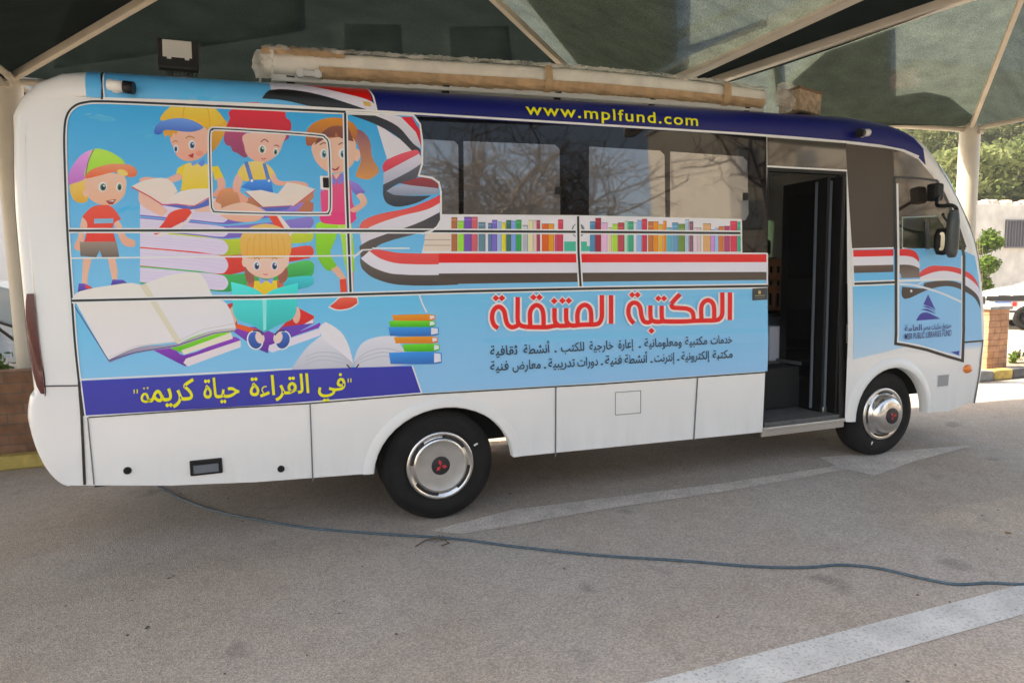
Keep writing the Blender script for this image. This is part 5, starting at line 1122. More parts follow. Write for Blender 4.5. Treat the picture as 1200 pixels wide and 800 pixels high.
box(bm, cB, (P1.x-P0.x, .2, P0.z-P1.z), .006, tlt); box(bm, cB+Vector((0, 0, (P0.z-P1.z)*.5)), (P1.x-P0.x+.01, .22, .02), .003, tlt, mi=1)
obj('carton', bm, [mat('crumpled brown paper', (.40, .30, .20), .7, noise=.4, nscale=22, bump=1.0, bscale=18), mat('carton edge', (.20, .12, .07), .7)], bx)
bm = bmesh.new(); q = [on_y(x, y, .40) for x, y in ((899, 133), (905, 118), (915, 99), (919, 95), (930, 100), (940, 105), (952, 112), (951, 122), (935, 128), (922, 132), (912, 135))]
c0 = on_y(922, 118, .36); vc = bm.verts.new(c0); vs = [bm.verts.new(p+Vector((0, rnd.uniform(-.03, .04), 0))) for p in q]
for a, b in zip(vs, vs[1:]+vs[:1]): bm.faces.new((vc, a, b))
bmesh.ops.subdivide_edges(bm, edges=bm.edges[:], cuts=3, use_grid_fill=True)
for v in bm.verts: v.co += Vector((0, rnd.uniform(-.015, .015), 0))
obj('film_wrap', bm, M_FILM, bx, True)
bm = bmesh.new(); box(bm, (cB.x, .46, (P1.z+2.84)/2), (.12, .12, max(.03, P1.z-2.84)+.02)); obj('box_foot', bm, M_BLK, bx)

# ------------------------------------------------------------------ chair standing inside the bus
ch = thing('wooden_chair', (3.05, 1.0, .85), 'brown wooden chair standing inside the open bus doorway', 'chair')
M_WOOD = mat('orange brown wood', (.33, .13, .045), .35, noise=.3, nscale=6, coat=.3)
cx0 = on_y(909, 330, .95).x
bm = bmesh.new()
for dy in (-.2, .2): tube(bm, [(cx0-.02, .95+dy, .83), (cx0, .95+dy, 1.3), (cx0-.05, .95+dy, 1.80)], .02)
obj('back_leg', bm, M_WOOD, ch)
for dy in (-.2, .2):
    bm = bmesh.new(); tube(bm, [(cx0+.38, .95+dy, .83), (cx0+.36, .95+dy, 1.27)], .02); obj('leg', bm, M_WOOD, ch)
bm = bmesh.new(); box(bm, (cx0+.18, .95, 1.29), (.42, .44, .04), .012); obj('seat', bm, M_WOOD, ch)
bm = bmesh.new()
for zz in (1.48, 1.60, 1.74): box(bm, (cx0-.03, .95, zz), (.025, .40, .075), .008)
for dy in (-.1, 0, .1): box(bm, (cx0-.015, .95+dy, 1.52), (.018, .05, .45), .004)
obj('backrest', bm, M_WOOD, ch)
pb = thing('storage_box', (2.95, .75, .85), 'pale plastic box on the step behind the bus doorway edge', 'box')
bm = bmesh.new(); P = on_y(907, 428, .72); box(bm, (P.x-.02, .74, .81+.17), (.16, .14, .32), .012); box(bm, (P.x-.02, .74, 1.135), (.17, .15, .02), .004); obj('box_shell', bm, mat('pale plastic', (.55, .56, .62), .4), pb)

# ------------------------------------------------------------------ cable over the road
pts = [on_z(*p, .009) for p in ((185, 569), (215, 585), (262, 600.5), (350, 616.5), (430, 624), (530, 630.5), (600, 639.5), (700, 650), (800, 656.5), (880, 663), (940, 664.5), (985, 661.5), (1030, 665.5), (1080, 677), (1120, 684), (1160, 682.5), (1200, 684))]
d = (pts[-1]-pts[-2]); pts += [pts[-1]+d*2+Vector((.02, .03, 0)), pts[-1]+d*6]
bm = bmesh.new(); tube(bm, [Vector(p) for p in crom([tuple(p) for p in pts], 8, False)], .0078, 8)
tag(obj('cable', bm, mat('blue grey cable', (.055, .095, .125), .5, noise=.3, nscale=30)), 'long thin blue grey cable running out from under the bus across the asphalt', 'cable')
bm = bmesh.new(); tube(bm, [Vector(on_z(*p, .012)) for p in ((487, 640), (498, 633), (509, 629.5), (520, 631), (526, 636), (517, 639))], .004, 6)
P = on_z(512, 632, .006)
for k in range(7): 
    a = rnd.uniform(0, 6.28); L = rnd.uniform(.02, .07); bar(bm, P+Vector((rnd.uniform(-.06, .06), rnd.uniform(-.05, .05), .003)), P+Vector((math.cos(a)*L, math.sin(a)*L, .006)), .003, .002)
tag(obj('twig_litter', bm, mat('dry twigs', (.12, .09, .06), .9)), 'few dry twigs lying at the cable by the rear wheel', 'twigs', kind='stuff')
bm = bmesh.new(); rl = random.Random(9)
for k in range(420):
    x, y = rl.uniform(-2.4, 7), rl.uniform(-2.9, 2.0)
    s = rl.uniform(.004, .011)*(1 if rl.random() < .9 else 2.0); a = rl.uniform(0, 6.28)
    vs = [bm.verts.new((x+s*math.cos(a+t)*rl.uniform(.5, 1.3), y+s*math.sin(a+t)*rl.uniform(.4, 1.2), .003+rl.uniform(0, .004))) for t in (0, 1.5, 3.1, 4.6)]
    bm.faces.new(vs).material_index = rl.choice((0, 0, 1, 1, 2))
tag(obj('grit', bm, [mat('dark grit', (.06, .055, .05), .9), mat('pale grit', (.36, .33, .28), .9), mat('dry leaf', (.22, .13, .05), .9)]), 'scattered grit and dry leaf crumbs on the asphalt around the bus', 'grit', kind='stuff')

# ------------------------------------------------------------------ shade canopies
M_POST = mat('cream post paint', (.62, .57, .48), .5, noise=.06, nscale=4); M_BEAM = mat('beige beam paint', (.50, .45, .36), .5, noise=.1, nscale=5)
N_SHADED = netmat('green net in shade tone', (.005, .0072, .0066), (.0036, .0052, .0049), .0); N_SUNLIT = netmat('green net in sun tone', (.008, .011, .0095), (.034, .041, .034), .11); N_SHADOW = netmat('net in cast shadow tone', (.011, .014, .011), (.13, .145, .12), .05)  # sunlit cloth and building shadow are put into each net's translucency
N_FAINT = netmat('faint shadow tone net', (.026, .034, .032), (.72, .74, .70), .1)  # overlay that puts a fainter building shadow on the cloth
N_DARK = netmat('dark net in shade tone', (.004, .005, .0048), (.0011, .0015, .0014), .0)  # shade of the faces turned from the sun, put into the net colour
def lerp3(a, b, t): return Vector(a).lerp(Vector(b), t)
def tri_face(bm, a, b, c, n, sag, mi=0):
    """a-b is the eave, c the peak; the cloth hangs a little between its edges"""
    rows = []
    for i in range(n+1):
        t = i/n; p = lerp3(a, c, t); q = lerp3(b, c, t); m = n-i
        rows.append([bm.verts.new(p.lerp(q, k/m if m else 0)-Vector((0, 0, sag*math.sin(math.pi*(k/m if m else 0))*(1-t)))) for k in range(m+1)])
    for i in range(n):
        for k in range(n-i):
            bm.faces.new((rows[i][k], rows[i][k+1], rows[i+1][k])).material_index = mi
            if k < n-i-1: bm.faces.new((rows[i][k+1], rows[i+1][k+1], rows[i+1][k])).material_index = mi
def canopy(label, BL, BR, FR, FL, PK, mats, beams=('back', 'right', 'front', 'left'), posts=(), patches=(), hips=(0, 1, 2, 3), group='shade net canopies over the parking bay'):
    t = thing('shade_canopy', (PK[0], PK[1], 0), label, 'shade canopy', group)
    cs = [Vector(BL), Vector(BR), Vector(FR), Vector(FL)]; pk = Vector(PK); nm = ('back', 'right', 'front', 'left')
    up = Vector((0, 0, .05))
    for i in range(4):
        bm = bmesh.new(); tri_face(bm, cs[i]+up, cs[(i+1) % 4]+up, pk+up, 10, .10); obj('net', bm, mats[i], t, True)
    for i in range(4):
        if nm[i] in beams:
            bm = bmesh.new(); tube(bm, [cs[i], cs[(i+1) % 4]], .035, 8); obj('eave_beam', bm, M_BEAM, t)
        if i in hips:
            bm = bmesh.new(); bar(bm, cs[i], pk, .055, .07, bev=.008); obj('hip_rafter', bm, M_BEAM, t)
    for side, pts, m in patches:  # overlay sheets painting the building's shadow onto the net
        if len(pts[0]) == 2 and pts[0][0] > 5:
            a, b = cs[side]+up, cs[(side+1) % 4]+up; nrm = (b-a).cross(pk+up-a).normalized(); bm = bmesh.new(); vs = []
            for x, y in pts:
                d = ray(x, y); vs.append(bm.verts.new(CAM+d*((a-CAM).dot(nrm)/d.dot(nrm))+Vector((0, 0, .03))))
            bm.faces.new(vs); bmesh.ops.triangulate(bm, faces=bm.faces); obj('shadow_patch', bm, m, t); continue
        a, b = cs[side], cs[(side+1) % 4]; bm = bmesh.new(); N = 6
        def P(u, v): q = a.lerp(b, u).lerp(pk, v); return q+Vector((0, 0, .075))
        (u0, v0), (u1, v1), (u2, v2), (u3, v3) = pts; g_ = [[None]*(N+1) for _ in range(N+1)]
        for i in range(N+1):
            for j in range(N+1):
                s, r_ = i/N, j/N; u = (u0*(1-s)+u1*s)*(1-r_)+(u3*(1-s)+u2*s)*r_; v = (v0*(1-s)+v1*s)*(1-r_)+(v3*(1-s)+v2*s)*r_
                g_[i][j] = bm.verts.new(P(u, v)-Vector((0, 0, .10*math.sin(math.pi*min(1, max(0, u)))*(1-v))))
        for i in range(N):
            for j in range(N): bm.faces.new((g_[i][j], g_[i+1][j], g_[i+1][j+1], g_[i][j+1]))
        obj('shadow_patch', bm, m, t, True)
    for p in posts:
        c = cs[p]; bm = bmesh.new()
        lathe(bm, [(.128, 0), (.128, c.z-.02), (.122, c.z+.04), (.10, c.z+.09), (.06, c.z+.125), (0, c.z+.135)], Matrix.Translation((c.x, c.y, 0)), 32)
        po = obj('post', bm, M_POST, t)
        bm = bmesh.new(); lathe(bm, [(.22, 0), (.22, .02), (.14, .025)], Matrix.Translation((c.x, c.y, 0)), 24); obj('post_foot', bm, M_POST, po)
        bm = bmesh.new(); box(bm, (c.x+.02, c.y-.13, c.z-.06), (.10, .05, .06), .01); tube(bm, [(c.x+.02, c.y-.17, c.z-.06), (c.x+.02, c.y-.22, c.z-.02)], .012); obj('post_bracket', bm, M_BEAM, po)
    return t
EZ = 3.6
q1 = canopy('dark green shade net on beige beams above the rear and middle of the bus', (-3.29, 3.59, EZ), (2.95, 3.0, EZ), (2.95, -2.4, EZ), (-3.4, -2.4, EZ), (-.32, .62, 4.36), [N_SHADED, N_SUNLIT, N_DARK, N_DARK], beams=('back',), posts=(0,), hips=(0,),
  patches=[(0, ((60, -20), (350, -20), (350, 30), (60, 80)), N_FAINT), (0, ((395, 22), (462, 24), (466, 95), (395, 95)), N_FAINT), (0, ((520, 28), (592, 30), (600, 105), (522, 105)), N_FAINT), (1, ((605, -10), (793, -60), (793, 75), (745, 100), (690, 95)), N_SHADOW), (1, ((793, 40), (880, 5), (880, 14), (793, 52)), N_SHADOW)])
bm = bmesh.new(); bar(bm, on_z(668, 84, 3.83), on_z(560, -36, 3.83), .05, .06, bev=.006); 
p0, p1 = on_z(668, 84, 3.70), on_z(572, -8, 3.95); bm.free(); bm = bmesh.new(); bar(bm, p0+(p0-p1)*.4, p1+(p1-p0)*.3, .05, .06, bev=.006); obj('hip_rafter', bm, M_BEAM, q1)
bm = bmesh.new(); bar(bm, (2.87, 3.0, 3.62), (3.02, -2.45, 3.62), .13, .16, bev=.012); obj('cross_beam', bm, M_BEAM, q1)
q2 = canopy('lighter shade net with painted shadow patches above the front of the bus, beside the right post', (3.30, 2.92, EZ), (8.37, 2.47, EZ), (8.6, -2.4, EZ), (4.0, -2.4, EZ+.0), (5.86, 0, 4.90), [N_SUNLIT, N_SUNLIT, N_SUNLIT, N_DARK], beams=('back', 'right'), posts=(1,), hips=(1,),
  patches=[(0, ((963, 58), (1043, 30), (1043, 108), (1078, 104), (1108, 112), (1140, 138), (1128, 158), (1000, 146), (930, 130), (922, 92)), N_SHADOW), (0, ((902, 74), (914, 70), (915, 120), (903, 120)), N_SHADOW)])
bm = bmesh.new(); a = on_z(822, 100, EZ); b = on_z(1118, 1, EZ); bar(bm, a+(a-b)*.35, b+(b-a)*.7, .09, .07, bev=.01); obj('eave_beam', bm, M_POST, q2)
bm = bmesh.new()
a0, b0 = Vector((2.93, 3.0, 3.70)), Vector((3.03, -2.45, 3.70)); a1 = a+(a-b)*.35+Vector((0, 0, .04)); b1 = b+(b-a)*.7+Vector((0, 0, .04))
N = 10
for i in range(N):
    r1 = [lerp3(a0, b0, i/N), lerp3(a1, b1, i/N)]; r2 = [lerp3(a0, b0, (i+1)/N), lerp3(a1, b1, (i+1)/N)]
    bm.faces.new([bm.verts.new(p) for p in (r1[0], r1[1], r2[1], r2[0])])
obj('gutter_net', bm, N_DARK, q2)
canopy('added shade net bay left of the bus, blocking sun behind its rear end', (-9.6, 6.2, EZ), (-3.2, 5.6, EZ), (-3.25, -1.5, EZ), (-9.6, -1.5, EZ), (-6.5, .6, 4.5), [N_SHADED, N_DARK, N_SHADED, N_SHADED], posts=(0, 3), group='added shade canopies blocking the sun')  # added bay, keeps sun off the ground left of the bus

# ------------------------------------------------------------------ left background: brick wall, car, plants
M_BRK = brickmat('rough brown brick', (.24, .115, .062), (.33, .17, .095), (.16, .11, .08))
M_BRK2 = brickmat('orange brick', (.46, .24, .13), (.52, .29, .17), (.26, .14, .09), .95)
bm = bmesh.new(); box(bm, (-3.4, 3.02, .435), (11.2, .18, .87), .004)
tag(obj('brick_wall', bm, M_BRK), 'low brown brick wall behind the rear of the bus', 'wall')
bm = bmesh.new(); box(bm, (9.37, 2.78, .56), (.44, .40, .93), .006)
bp = obj('brick_pillar', bm, M_BRK2); tag(bp, 'short orange brick pillar standing on the kerb in front of the bus nose', 'pillar')
bm = bmesh.new(); box(bm, (9.37, 2.78, 1.05), (.50, .46, .05), .008); obj('cap_stone', bm, M_CONC, bp)

def leaves(bm, c, r, n, s, rg, zs=1.0, mi=0):
    for _ in range(n):
        while True:
            v = Vector((rg.uniform(-1, 1), rg.uniform(-1, 1), rg.uniform(-1, 1)))
            if v.length <= 1: break
        v = v*(.45+.55*rg.random()) if v.length > .3 else v
        p = Vector(c)+Vector((v.x*r, v.y*r, v.z*r*zs)); a = Vector((rg.gauss(0, 1), rg.gauss(0, 1), rg.gauss(0, .7))).normalized(); b = a.cross(Vector((rg.gauss(0, 1), rg.gauss(0, 1), rg.gauss(0, 1)))).normalized()
        L = s*rg.uniform(.6, 1.4)
        f = bm.faces.new([bm.verts.new(p-a*L), bm.verts.new(p+b*L*.42), bm.verts.new(p+a*L), bm.verts.new(p-b*L*.42)]); f.material_index = mi
M_LEAF = leafmat('bright green leaves', (.05, .10, .018), (.16, .24, .05)); M_LEAFH = leafmat('dusty hillside leaves', (.075, .10, .04), (.20, .23, .10)); M_BARK = mat('grey brown bark', (.12, .095, .075), .9, noise=.3, nscale=5, bump=.5, bscale=14)
def shrub(name, loc, r, h, label, n=900, s=.06, seed=1, mt=None):
    rg = random.Random(seed); t = thing(name, loc, label, 'shrub'); L = Vector(loc)
    bm = bmesh.new()
    for k in range(5):
        a = rg.uniform(0, 6.28); tube(bm, [L, L+Vector((math.cos(a)*r*.3, math.sin(a)*r*.3, h*.5)), L+Vector((math.cos(a)*r*.6, math.sin(a)*r*.6, h*.85))], [.02, .014, .006], 6)
    obj('stem', bm, M_BARK, t); bm = bmesh.new()
    for k in range(7): leaves(bm, L+Vector((rg.uniform(-.5, .5)*r, rg.uniform(-.5, .5)*r, h*rg.uniform(.12, .88))), r*rg.uniform(.45, .75), n//7, s, rg, 1.0)
    obj('foliage', bm, mt or M_LEAF, t); return t
P = on_y(2, 412, 4.0); shrub('shrub', (P.x-.15, 4.0, .12), .5, P.z+.05, 'bright green shrub above the brick wall behind the bus tail', 1500, .05, 3)
P = on_y(1187, 418, 3.0); shrub('weed_clump', (P.x+.02, 3.0, .1), .16, .26, 'small weed clump at the foot of the orange brick pillar', 260, .03, 5)
# car behind the wall on the left, its tailgate up
M_CARP = mat('silver blue car paint', (.33, .42, .50), .15, coat=.8, metal=.2); M_CARG = mat('car glass', (.02, .03, .035), .04, ior=1.6); M_TRIM = mat('car black trim', (.015, .015, .016), .4)
pa = on_y(2, 341, 5.2); pb_ = on_y(29, 384, 5.2)
lc = thing('parked_car', (pa.x-2.6, 5.9, 0), 'silver blue hatchback behind the brick wall with its tailgate raised', 'car')
X0 = pa.x-.25
def sidecar(bm, prof, y0_, y1_, mi=0, infl=.0):
    a = [bm.verts.new((p[0], y0_, p[1])) for p in prof]; b = [bm.verts.new((p[0], y1_, p[1])) for p in prof]; N = len(prof)
    for k in range(N): bm.faces.new((a[k], a[(k+1) % N], b[(k+1) % N], b[k])).material_index = mi
    bm.faces.new(a).material_index = mi; bm.faces.new(list(reversed(b))).material_index = mi
    bmesh.ops.recalc_face_normals(bm, faces=bm.faces)
bm = bmesh.new(); sidecar(bm, [(X0, .35), (X0+.05, .95), (X0-.35, 1.58), (X0-1.6, 1.66), (X0-2.5, 1.55), (X0-3.2, 1.08), (X0-4.1, .95), (X0-4.2, .4)], 5.05, 6.75); bmesh.ops.bevel(bm, geom=bm.edges[:], offset=.06, segments=2, affect='EDGES'); obj('body', bm, M_CARP, lc, True)
bm = bmesh.new(); box(bm, (X0-1.3, 5.035, 1.32), (1.7, .02, .36), .008); obj('side_window', bm, M_CARG, lc)
for xx in (X0-.85, X0-3.3):
    for yy, sd_ in ((5.12, 1), (6.68, -1)):
        bm = bmesh.new(); lathe(bm, [(0, .06), (.2, .06), (.21, .09), (.30, .09), (.32, .06), (.32, -.08), (0, -.08)], Matrix.Translation((xx, yy, .32)) @ Matrix.Rotation(R(90*sd_), 4, 'X'), 28); obj('wheel', bm, M_TYRE, lc)
tg = [on_y(x, y, 5.1) for x, y in ((-22, 330), (27, 343), (30, 385), (-22, 370))]
tg2 = [p+Vector((-.04, 1.45, .03)) for p in tg]
bm = bmesh.new(); v = [bm.verts.new(p) for p in tg]; w2 = [bm.verts.new(p) for p in tg2]
for k in range(4): bm.faces.new((v[k], v[(k+1) % 4], w2[(k+1) % 4], w2[k]))
bm.faces.new(v); bm.faces.new(list(reversed(w2))); bmesh.ops.recalc_face_normals(bm, faces=bm.faces); bmesh.ops.bevel(bm, geom=bm.edges[:], offset=.02, segments=2, affect='EDGES'); tgo = obj('tailgate', bm, M_CARP, lc)
bm = bmesh.new(); bar(bm, on_y(-22, 371, 5.09), on_y(29, 387, 5.09), .02, .03); obj('tailgate_seal', bm, M_TRIM, tgo)
bm = bmesh.new(); tube(bm, [on_y(-4, 383, 5.2), on_y(34, 411, 5.2)], .018); obj('gas_strut', bm, M_TRIM, lc)
# pale building far on the left
M_PALE = mat('sunlit pale render', (.62, .60, .57), .85, noise=.05, nscale=2)
def facade(name, label, c, s, m, wins, mw, cat='building', group=None, roofm=None, rz=0):
    t = thing(name, (c[0], c[1], 0), label, cat, group, 0); z0 = c[2]
    bm = bmesh.new(); box(bm, (c[0], c[1], z0+s[2]/2), s, .02); obj('wall', bm, m, t)
    bm = bmesh.new(); box(bm, (c[0], c[1], z0+s[2]+.08), (s[0]+.25, s[1]+.25, .16), .02); obj('roof', bm, roofm or m, t)
    yf = c[1]-s[1]/2
    for (x, z, ww, hh) in wins:
        bm = bmesh.new(); box(bm, (x, yf-.005, z0+z), (ww, .06, hh), .004); fr_ = obj('window', bm, M_TRIM if mw is None else mw, t)
        bm = bmesh.new(); box(bm, (x, yf-.045, z0+z-hh/2-.05), (ww+.2, .14, .07), .01); box(bm, (x, yf-.04, z0+z), (.05, .03, hh)); obj('sill', bm, m, fr_)
    return t
facade('building', 'tall pale building behind the bus, seen past the left shade post', (-5.2, 14, 0), (15.5, 6, 13.5), M_PALE, [(x_, z_, 1.2, 1.4) for x_ in (-8, -5, -2, 1) for z_ in (5, 8.2, 11.4)], mat('grey shutter', (.2, .21, .22), .5))

# ------------------------------------------------------------------ right background: white wall, hill, trees, car
M_WALL = mat('weathered white render', (.60, .56, .50), .9, noise=.16, nscale=2.2, bump=.3, bscale=12)
wl = thing('outbuilding', (29, 14.6, 0), 'low weathered white building with a barred window behind the right post', 'building')
bm = bmesh.new(); box(bm, (31, 16, 2.1), (15, 4, 4.2), .03); obj('wall', bm, M_WALL, wl)
rg = random.Random(7); bm = bmesh.new()
for k in range(70):
    x = 23.6+k*.215+rg.uniform(-.05, .05); s = rg.uniform(.16, .34); box(bm, (x, 14.2+rg.uniform(-.1, .25), 4.2+s*.3), (s*1.2, s*1.1, s*.8), s*.2, Matrix.Rotation(rg.uniform(0, 3), 3, 'Z') @ Matrix.Rotation(rg.uniform(-.4, .4), 3, 'X'))
obj('rubble_coping', bm, mat('pale rubble stone', (.52, .45, .38), .9, noise=.25, nscale=6), wl)
wa, wb = on_y(1179, 258, 13.98), on_y(1204, 290, 13.98)
bm = bmesh.new(); box(bm, ((wa.x+wb.x)/2, 13.99, (wa.z+wb.z)/2), (wb.x-wa.x, .06, wa.z-wb.z), .004); wn = obj('window', bm, mat('dusty dark window', (.07, .075, .09), .4), wl)
bm = bmesh.new()
for k in range(9): xx = wa.x+(wb.x-wa.x)*k/8; bar(bm, (xx, 13.93, wa.z), (xx, 13.93, wb.z), .03, .03)
bar(bm, (wa.x-.05, 13.93, wa.z), (wb.x+.05, 13.93, wa.z), .06, .05); bar(bm, (wa.x-.05, 13.93, wb.z), (wb.x+.05, 13.93, wb.z), .06, .05); obj('window_bars', bm, mat('grey bars', (.16, .15, .16), .5), wn)
P = on_y(1155, 272, 13.0); shrub('tall_shrub', (P.x, 13.0, 0), .6, P.z+.45, 'tall yellow green bush against the white building beside the right post', 2600, .10, 11)
# hill
def hz(x, y):
    d = (x-14)*.55+(y-16)*.835; k = max(0.0, d-7)
    return min(15.5, k*.40+ (0 if k == 0 else 1.1*math.sin(x*.21)*math.cos(y*.17)*min(1, k/6)))
bm = bmesh.new(); G = []
xs = [10+3.2*i for i in range(46)]; ys = [10+3.0*j for j in range(46)]
for x in xs: G.append([bm.verts.new((x, y, max(-.3, hz(x, y)-.15))) for y in ys])
for i in range(len(xs)-1):
    for j in range(len(ys)-1): bm.faces.new((G[i][j], G[i+1][j], G[i+1][j+1], G[i][j+1]))
tag(obj('hill', bm, mat('dry hillside', (.20, .17, .11), .95, noise=.35, nscale=.35, bump=.5, bscale=2), None, True), kind='structure')
def tree_mesh(seed, h, r):
    rg = random.Random(seed); bt = bmesh.new(); tube(bt, [(0, 0, -.3), (rg.uniform(-.1, .1), 0, h*.3), (rg.uniform(-.3, .3), rg.uniform(-.3, .3), h*.62)], [.16, .12, .06], 8)
    bl_ = bmesh.new()
    for k in range(13):
        a = rg.uniform(0, 6.28); q = rg.uniform(.15, .8)*r; c = Vector((math.cos(a)*q, math.sin(a)*q, h*rg.uniform(.32, .95)))
        leaves(bl_, c, r*rg.uniform(.28, .5), 170, .17, rg, .8); tube(bt, [(0, 0, h*.35), c*.6+Vector((0, 0, h*.12)), c], [.06, .03, .012], 5)
    return bt, bl_
protos = []
for k in range(4):
    bt, bl_ = tree_mesh(20+k, 4.6+k*.5, 2.0+.2*k); t = thing('hillside_tree', (0, 0, 0), 'leafy dusty green tree on the slope beyond the white building', 'tree', 'trees covering the hillside'); obj('trunk', bt, M_BARK, t); obj('crown', bl_, M_LEAFH, t); protos.append(t)
rg = random.Random(31); n = 0; used = set()
for i in range(900):
    if n >= 74: break
    px, py, dist = rg.uniform(1030, 1290), 0, rg.uniform(30, 62)
    d = ray(px, 290); d = Vector((d.x, d.y, 0)).normalized(); p = Vector((CAM.x, CAM.y, 0))+d*dist
    z = hz(p.x, p.y)
    if z < .6 or z > 13.2: continue
    key = (round(p.x/1.9), round(p.y/1.9))
    if key in used: continue
    used.add(key)
    k = rg.randrange(4); t = protos[k] if k not in [u for u in ()] and protos[k].get('placed') is None else copy_tree(protos[k])
    if protos[k].get('placed') is None: protos[k]['placed'] = 1
    s = rg.uniform(.6, 1.05); t.matrix_basis = Matrix.Translation((p.x, p.y, z-.1)) @ Matrix.Rotation(rg.uniform(0, 6.28), 4, 'Z') @ Matrix.Scale(s, 4)
    n += 1
for t in COL.objects:
    if 'placed' in t: del t['placed']
# pink building on the crest
d = ray(1095, 200); d = Vector((d.x, d.y, 0)).normalized(); pp = Vector((CAM.x, CAM.y, 0))+d*66; zc = hz(pp.x, pp.y)
pk_ = thing('hilltop_building', (pp.x, pp.y, zc), 'washed out pink building on the hilltop above the trees', 'building')
bm = bmesh.new(); box(bm, (pp.x, pp.y, zc+1.6), (13, 7, 8.6), .03); obj('wall', bm, mat('pink brick render', (.52, .30, .25), .9, noise=.15, nscale=1.2), pk_)
for k in range(4):
    bm = bmesh.new(); box(bm, (pp.x-4.5+3*k, pp.y-3.52, zc+4.2), (1.1, .08, 1.2)); obj('window', bm, mat('pale shutters', (.5, .46, .42), .6), pk_)
bm = bmesh.new(); box(bm, (pp.x, pp.y, zc+6.0), (13.4, 7.4, .25)); obj('roof', bm, M_CONC, pk_)
# power line
M_WIRE = mat('wire', (.03, .03, .03), .6)
pw0 = on_y(1166, 200, 15.2)
pl_ = thing('utility_pole', (pw0.x, 15.2+3.2, 0), 'thin grey utility pole rising behind the white building', 'pole')
ptop = on_y(1166, 176, 18.4)
bm = bmesh.new(); tube(bm, [(ptop.x, 18.4, 0), (ptop.x, 18.4, ptop.z)], [.09, .06], 10); obj('mast', bm, mat('grey pole wood', (.22, .19, .16), .8), pl_)
bm = bmesh.new(); bar(bm, (ptop.x-.5, 18.35, ptop.z-.25), (ptop.x+.5, 18.35, ptop.z-.25), .07, .08); obj('cross_arm', bm, MATS['grey pole wood'], pl_)
for k, (za, lab) in enumerate(((-.2, 'topmost of the three overhead wires in front of the hillside trees'), (-.65, 'middle one of the three overhead wires before the hillside'), (-1.1, 'lowest of the three overhead wires before the hillside'))):
    bm = bmesh.new(); A = Vector((ptop.x, 18.36, ptop.z+za)); B = A+Vector((16, -5, -.6)); C_ = A+Vector((-16, 12, .8)); 
    pts = [A.lerp(B, t)-Vector((0, 0, 2.0*t*(1-t))) for t in [i/12 for i in range(13)]]; pts2 = [A.lerp(C_, t)-Vector((0, 0, 2.0*t*(1-t))) for t in [i/12 for i in range(13)]]
    tube(bm, list(reversed(pts2))[:-1]+pts, .018, 5); tag(obj('overhead_wire', bm, M_WIRE), lab, 'wire', 'overhead wires')
# white car, front towards us
wc = thing('parked_car', (14.0, 6.6, 0), 'white car with dark front trim parked in the sun beyond the brick pillar', 'car')
M_WCAR = mat('white car paint', (.78, .78, .78), .2, coat=.6)
fx = on_y(1157, 340, 5.6).x
bm = bmesh.new(); sidecar(bm, [(fx+.05, .28), (fx-.03, .62), (fx+.03, .95), (fx+.3, 1.06), (fx+.95, 1.18), (fx+1.75, 1.66), (fx+3.4, 1.76), (fx+4.1, 1.25), (fx+4.25, .5), (fx+4.1, .28)], 5.6, 7.4); bmesh.ops.bevel(bm, geom=bm.edges[:], offset=.07, segments=3, affect='EDGES'); obj('body', bm, M_WCAR, wc, True)
bm = bmesh.new(); sidecar(bm, [(fx+1.20, 1.25), (fx+1.82, 1.62), (fx+3.3, 1.70), (fx+3.85, 1.29)], 5.585, 7.415); obj('side_window', bm, M_CARG, wc)
bm = bmesh.new(); box(bm, (fx+.55, 5.585, .86), (1.1, .03, .16), .01); box(bm, (fx-.035, 6.5, .80), (.05, 1.7, .22), .02); obj('front_trim', bm, M_TRIM, wc)
bm = bmesh.new(); box(bm, (fx+.6, 5.585, .50), (1.2, .03, .05), .01); obj('lower_trim', bm, M_TRIM, wc)
bm = bmesh.new(); box(bm, (fx+.12, 5.575, .955), (.30, .03, .10), .012); obj('headlight', bm, mat('headlight glass', (.6, .62, .63), .1), wc)
bm = bmesh.new(); box(bm, (fx+.36, 5.57, .70), (.36, .016, .13), .004); pt_ = obj('number_plate', bm, mat('plate white', (.7, .7, .7), .4), wc)
bm = bmesh.new(); box(bm, (fx+.36, 5.558, .748), (.355, .008, .035)); obj('plate_band', bm, mat('plate blue', (.03, .12, .35), .4), pt_)
bm = bmesh.new(); box(bm, (fx+.62, 5.575, .70), (.09, .02, .12), .006); obj('side_lamp', bm, mat('red lens', (.45, .03, .03), .25), wc)
for xx in (fx+.95, fx+3.35):
    for yy, sd_ in ((5.66, 1), (7.32, -1)):
        bm = bmesh.new(); Mw = Matrix.Translation((xx, yy, .34)) @ Matrix.Rotation(R(90*sd_), 4, 'X'); lathe(bm, [(0, .07), (.2, .06), (.22, .09), (.32, .09), (.34, .06), (.34, -.08), (0, -.08)], Mw, 32); obj('wheel', bm, M_TYRE, wc)

o = sheet('bounce_sheet', [(-60, -60), (80, -60), (80, -5.2), (-60, -5.2)], .006, mat('dark bounce cutting ground', (.07, .068, .066), .85, noise=.2, nscale=2)); tag(o, kind='structure')  # added dark sheet behind the camera, cuts bounce light onto the bus
Pn = on_z(1156, 343, 1.0); Pn.z = 0
wc.matrix_basis = Matrix.Translation(Pn) @ Matrix.Rotation(R(-48), 4, 'Z') @ Matrix.Translation((-fx, -5.6, 0)) @ wc.matrix_basis
print('car at', Pn)
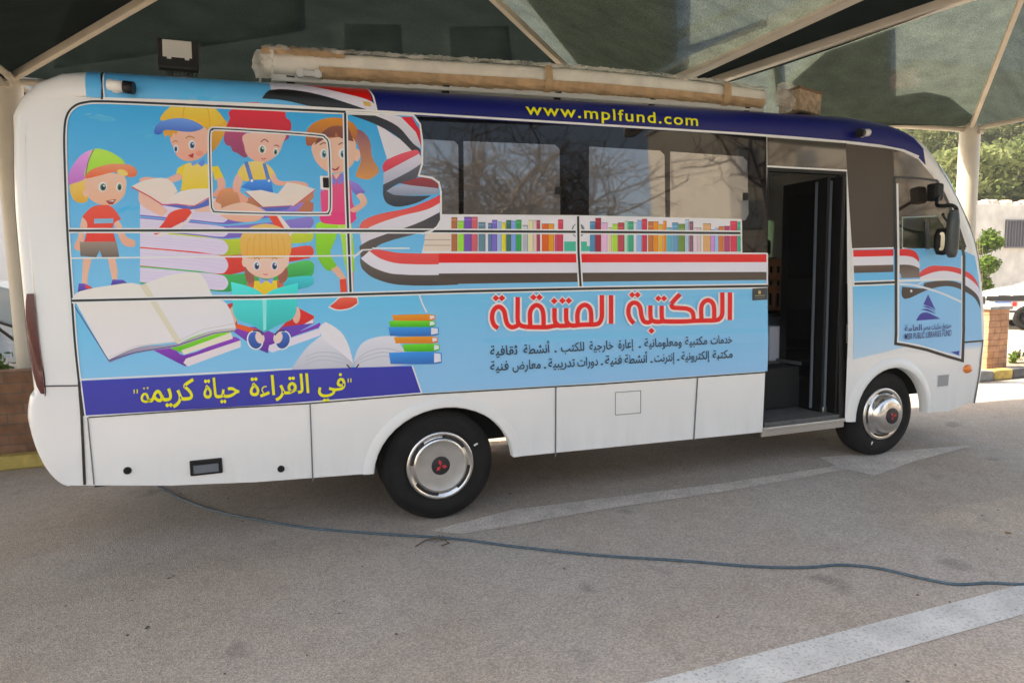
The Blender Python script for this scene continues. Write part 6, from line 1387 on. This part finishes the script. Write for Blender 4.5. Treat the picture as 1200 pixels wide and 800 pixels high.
# ------------------------------------------------------------------ what the dark windows mirror: yard, bare trees and a block behind the photographer
def bare_tree(seed, h):
    rg = random.Random(seed); bm = bmesh.new()
    def grow(p, d, L, r, lv):
        n = 4; pts = [p]; q = p.copy(); dd = d.copy()
        for i in range(n):
            dd = (dd+Vector((rg.gauss(0, .2), rg.gauss(0, .2), rg.gauss(.02, .12)))).normalized(); q = q+dd*L/n; pts.append(q.copy())
        tube(bm, pts, [r*(1-.4*i/n) for i in range(n+1)], 6 if lv < 2 else 3, False)
        if lv >= 5: return
        for k in range((5, 5, 4, 4, 3)[lv]):
            t = rg.randint((3, 1, 1, 1, 1)[lv], n); a = Vector((rg.gauss(0, 1), rg.gauss(0, 1), rg.gauss(.05, .6))).normalized(); nd = (dd*.6+a*.9).normalized()
            grow(pts[t], nd, L*rg.uniform(.58, .85) if lv else h*rg.uniform(.2, .28), r*.58, lv+1)
    grow(Vector((0, 0, -.1)), Vector((0, 0, 1)), h*.36, .17, 0); return bm
bt_labels = ['bare spreading tree behind the photographer, mirrored in the left bus windows', 'bare tree with low limbs behind the photographer, mirrored in the middle bus windows', 'bare tree behind the photographer, mirrored in the right bus windows']
for k, (x, y, h, sd_) in enumerate(((3.0, -10.5, 11.0, 2), (7.4, -11.5, 11.5, 5), (11.8, -11.5, 11.0, 8))):
    t = thing('bare_tree', (0, 0, 0), bt_labels[k], 'tree', 'bare trees behind the photographer'); obj('trunk', bare_tree(sd_, h), M_BARK, t); t.location = (x, y, 0)
for k, (x, y, r_, h_) in enumerate(((17.5, -13.5, 2.2, 5.2), (21.5, -12, 2.6, 6.0), (14.5, -14, 1.6, 3.8))):
    shrub('hedge_bush', (x, y, 0), r_, h_, ('wide dark bush behind the photographer', 'tallest dark bush behind the photographer at the right', 'smallest dark bush behind the photographer between bare trees')[k], 1800, .12, 40+k, M_LEAFH)
facade('building', 'cream apartment block behind the photographer with rows of shuttered windows', (38.5, -30, 0), (30, 8, 15), mat('cream render', (.48, .43, .36), .85, noise=.08, nscale=1.5), [], None)
blk = [o for o in COL.objects if o.get('label', '').startswith('cream apartment')][0]
for fx_ in range(7):
    for fz in range(5):
        bm = bmesh.new(); box(bm, (25+4.2*fx_, -25.98, 1.8+3.1*fz), (1.5, .1, 1.6), .01); obj('window', bm, MATS['grey shutter'], blk)

# ------------------------------------------------------------------ dusty air
bm = bmesh.new(); box(bm, (20, 5, 9), (210, 190, 22))
hz_ = obj('haze', bm, None); hz_.data.materials.clear(); tag(hz_, 'pale dusty air over the whole place', 'haze', kind='stuff')
m = bpy.data.materials.new('dusty air'); m.use_nodes = True; n = m.node_tree; n.nodes.remove(n.nodes['Principled BSDF'])
pv = n.nodes.new('ShaderNodeVolumePrincipled'); pv.inputs['Density'].default_value = .0011; pv.inputs['Color'].default_value = (.93, .92, .90, 1); pv.inputs['Anisotropy'].default_value = .2
n.links.new(pv.outputs[0], n.nodes['Material Output'].inputs['Volume']); hz_.data.materials.append(m)
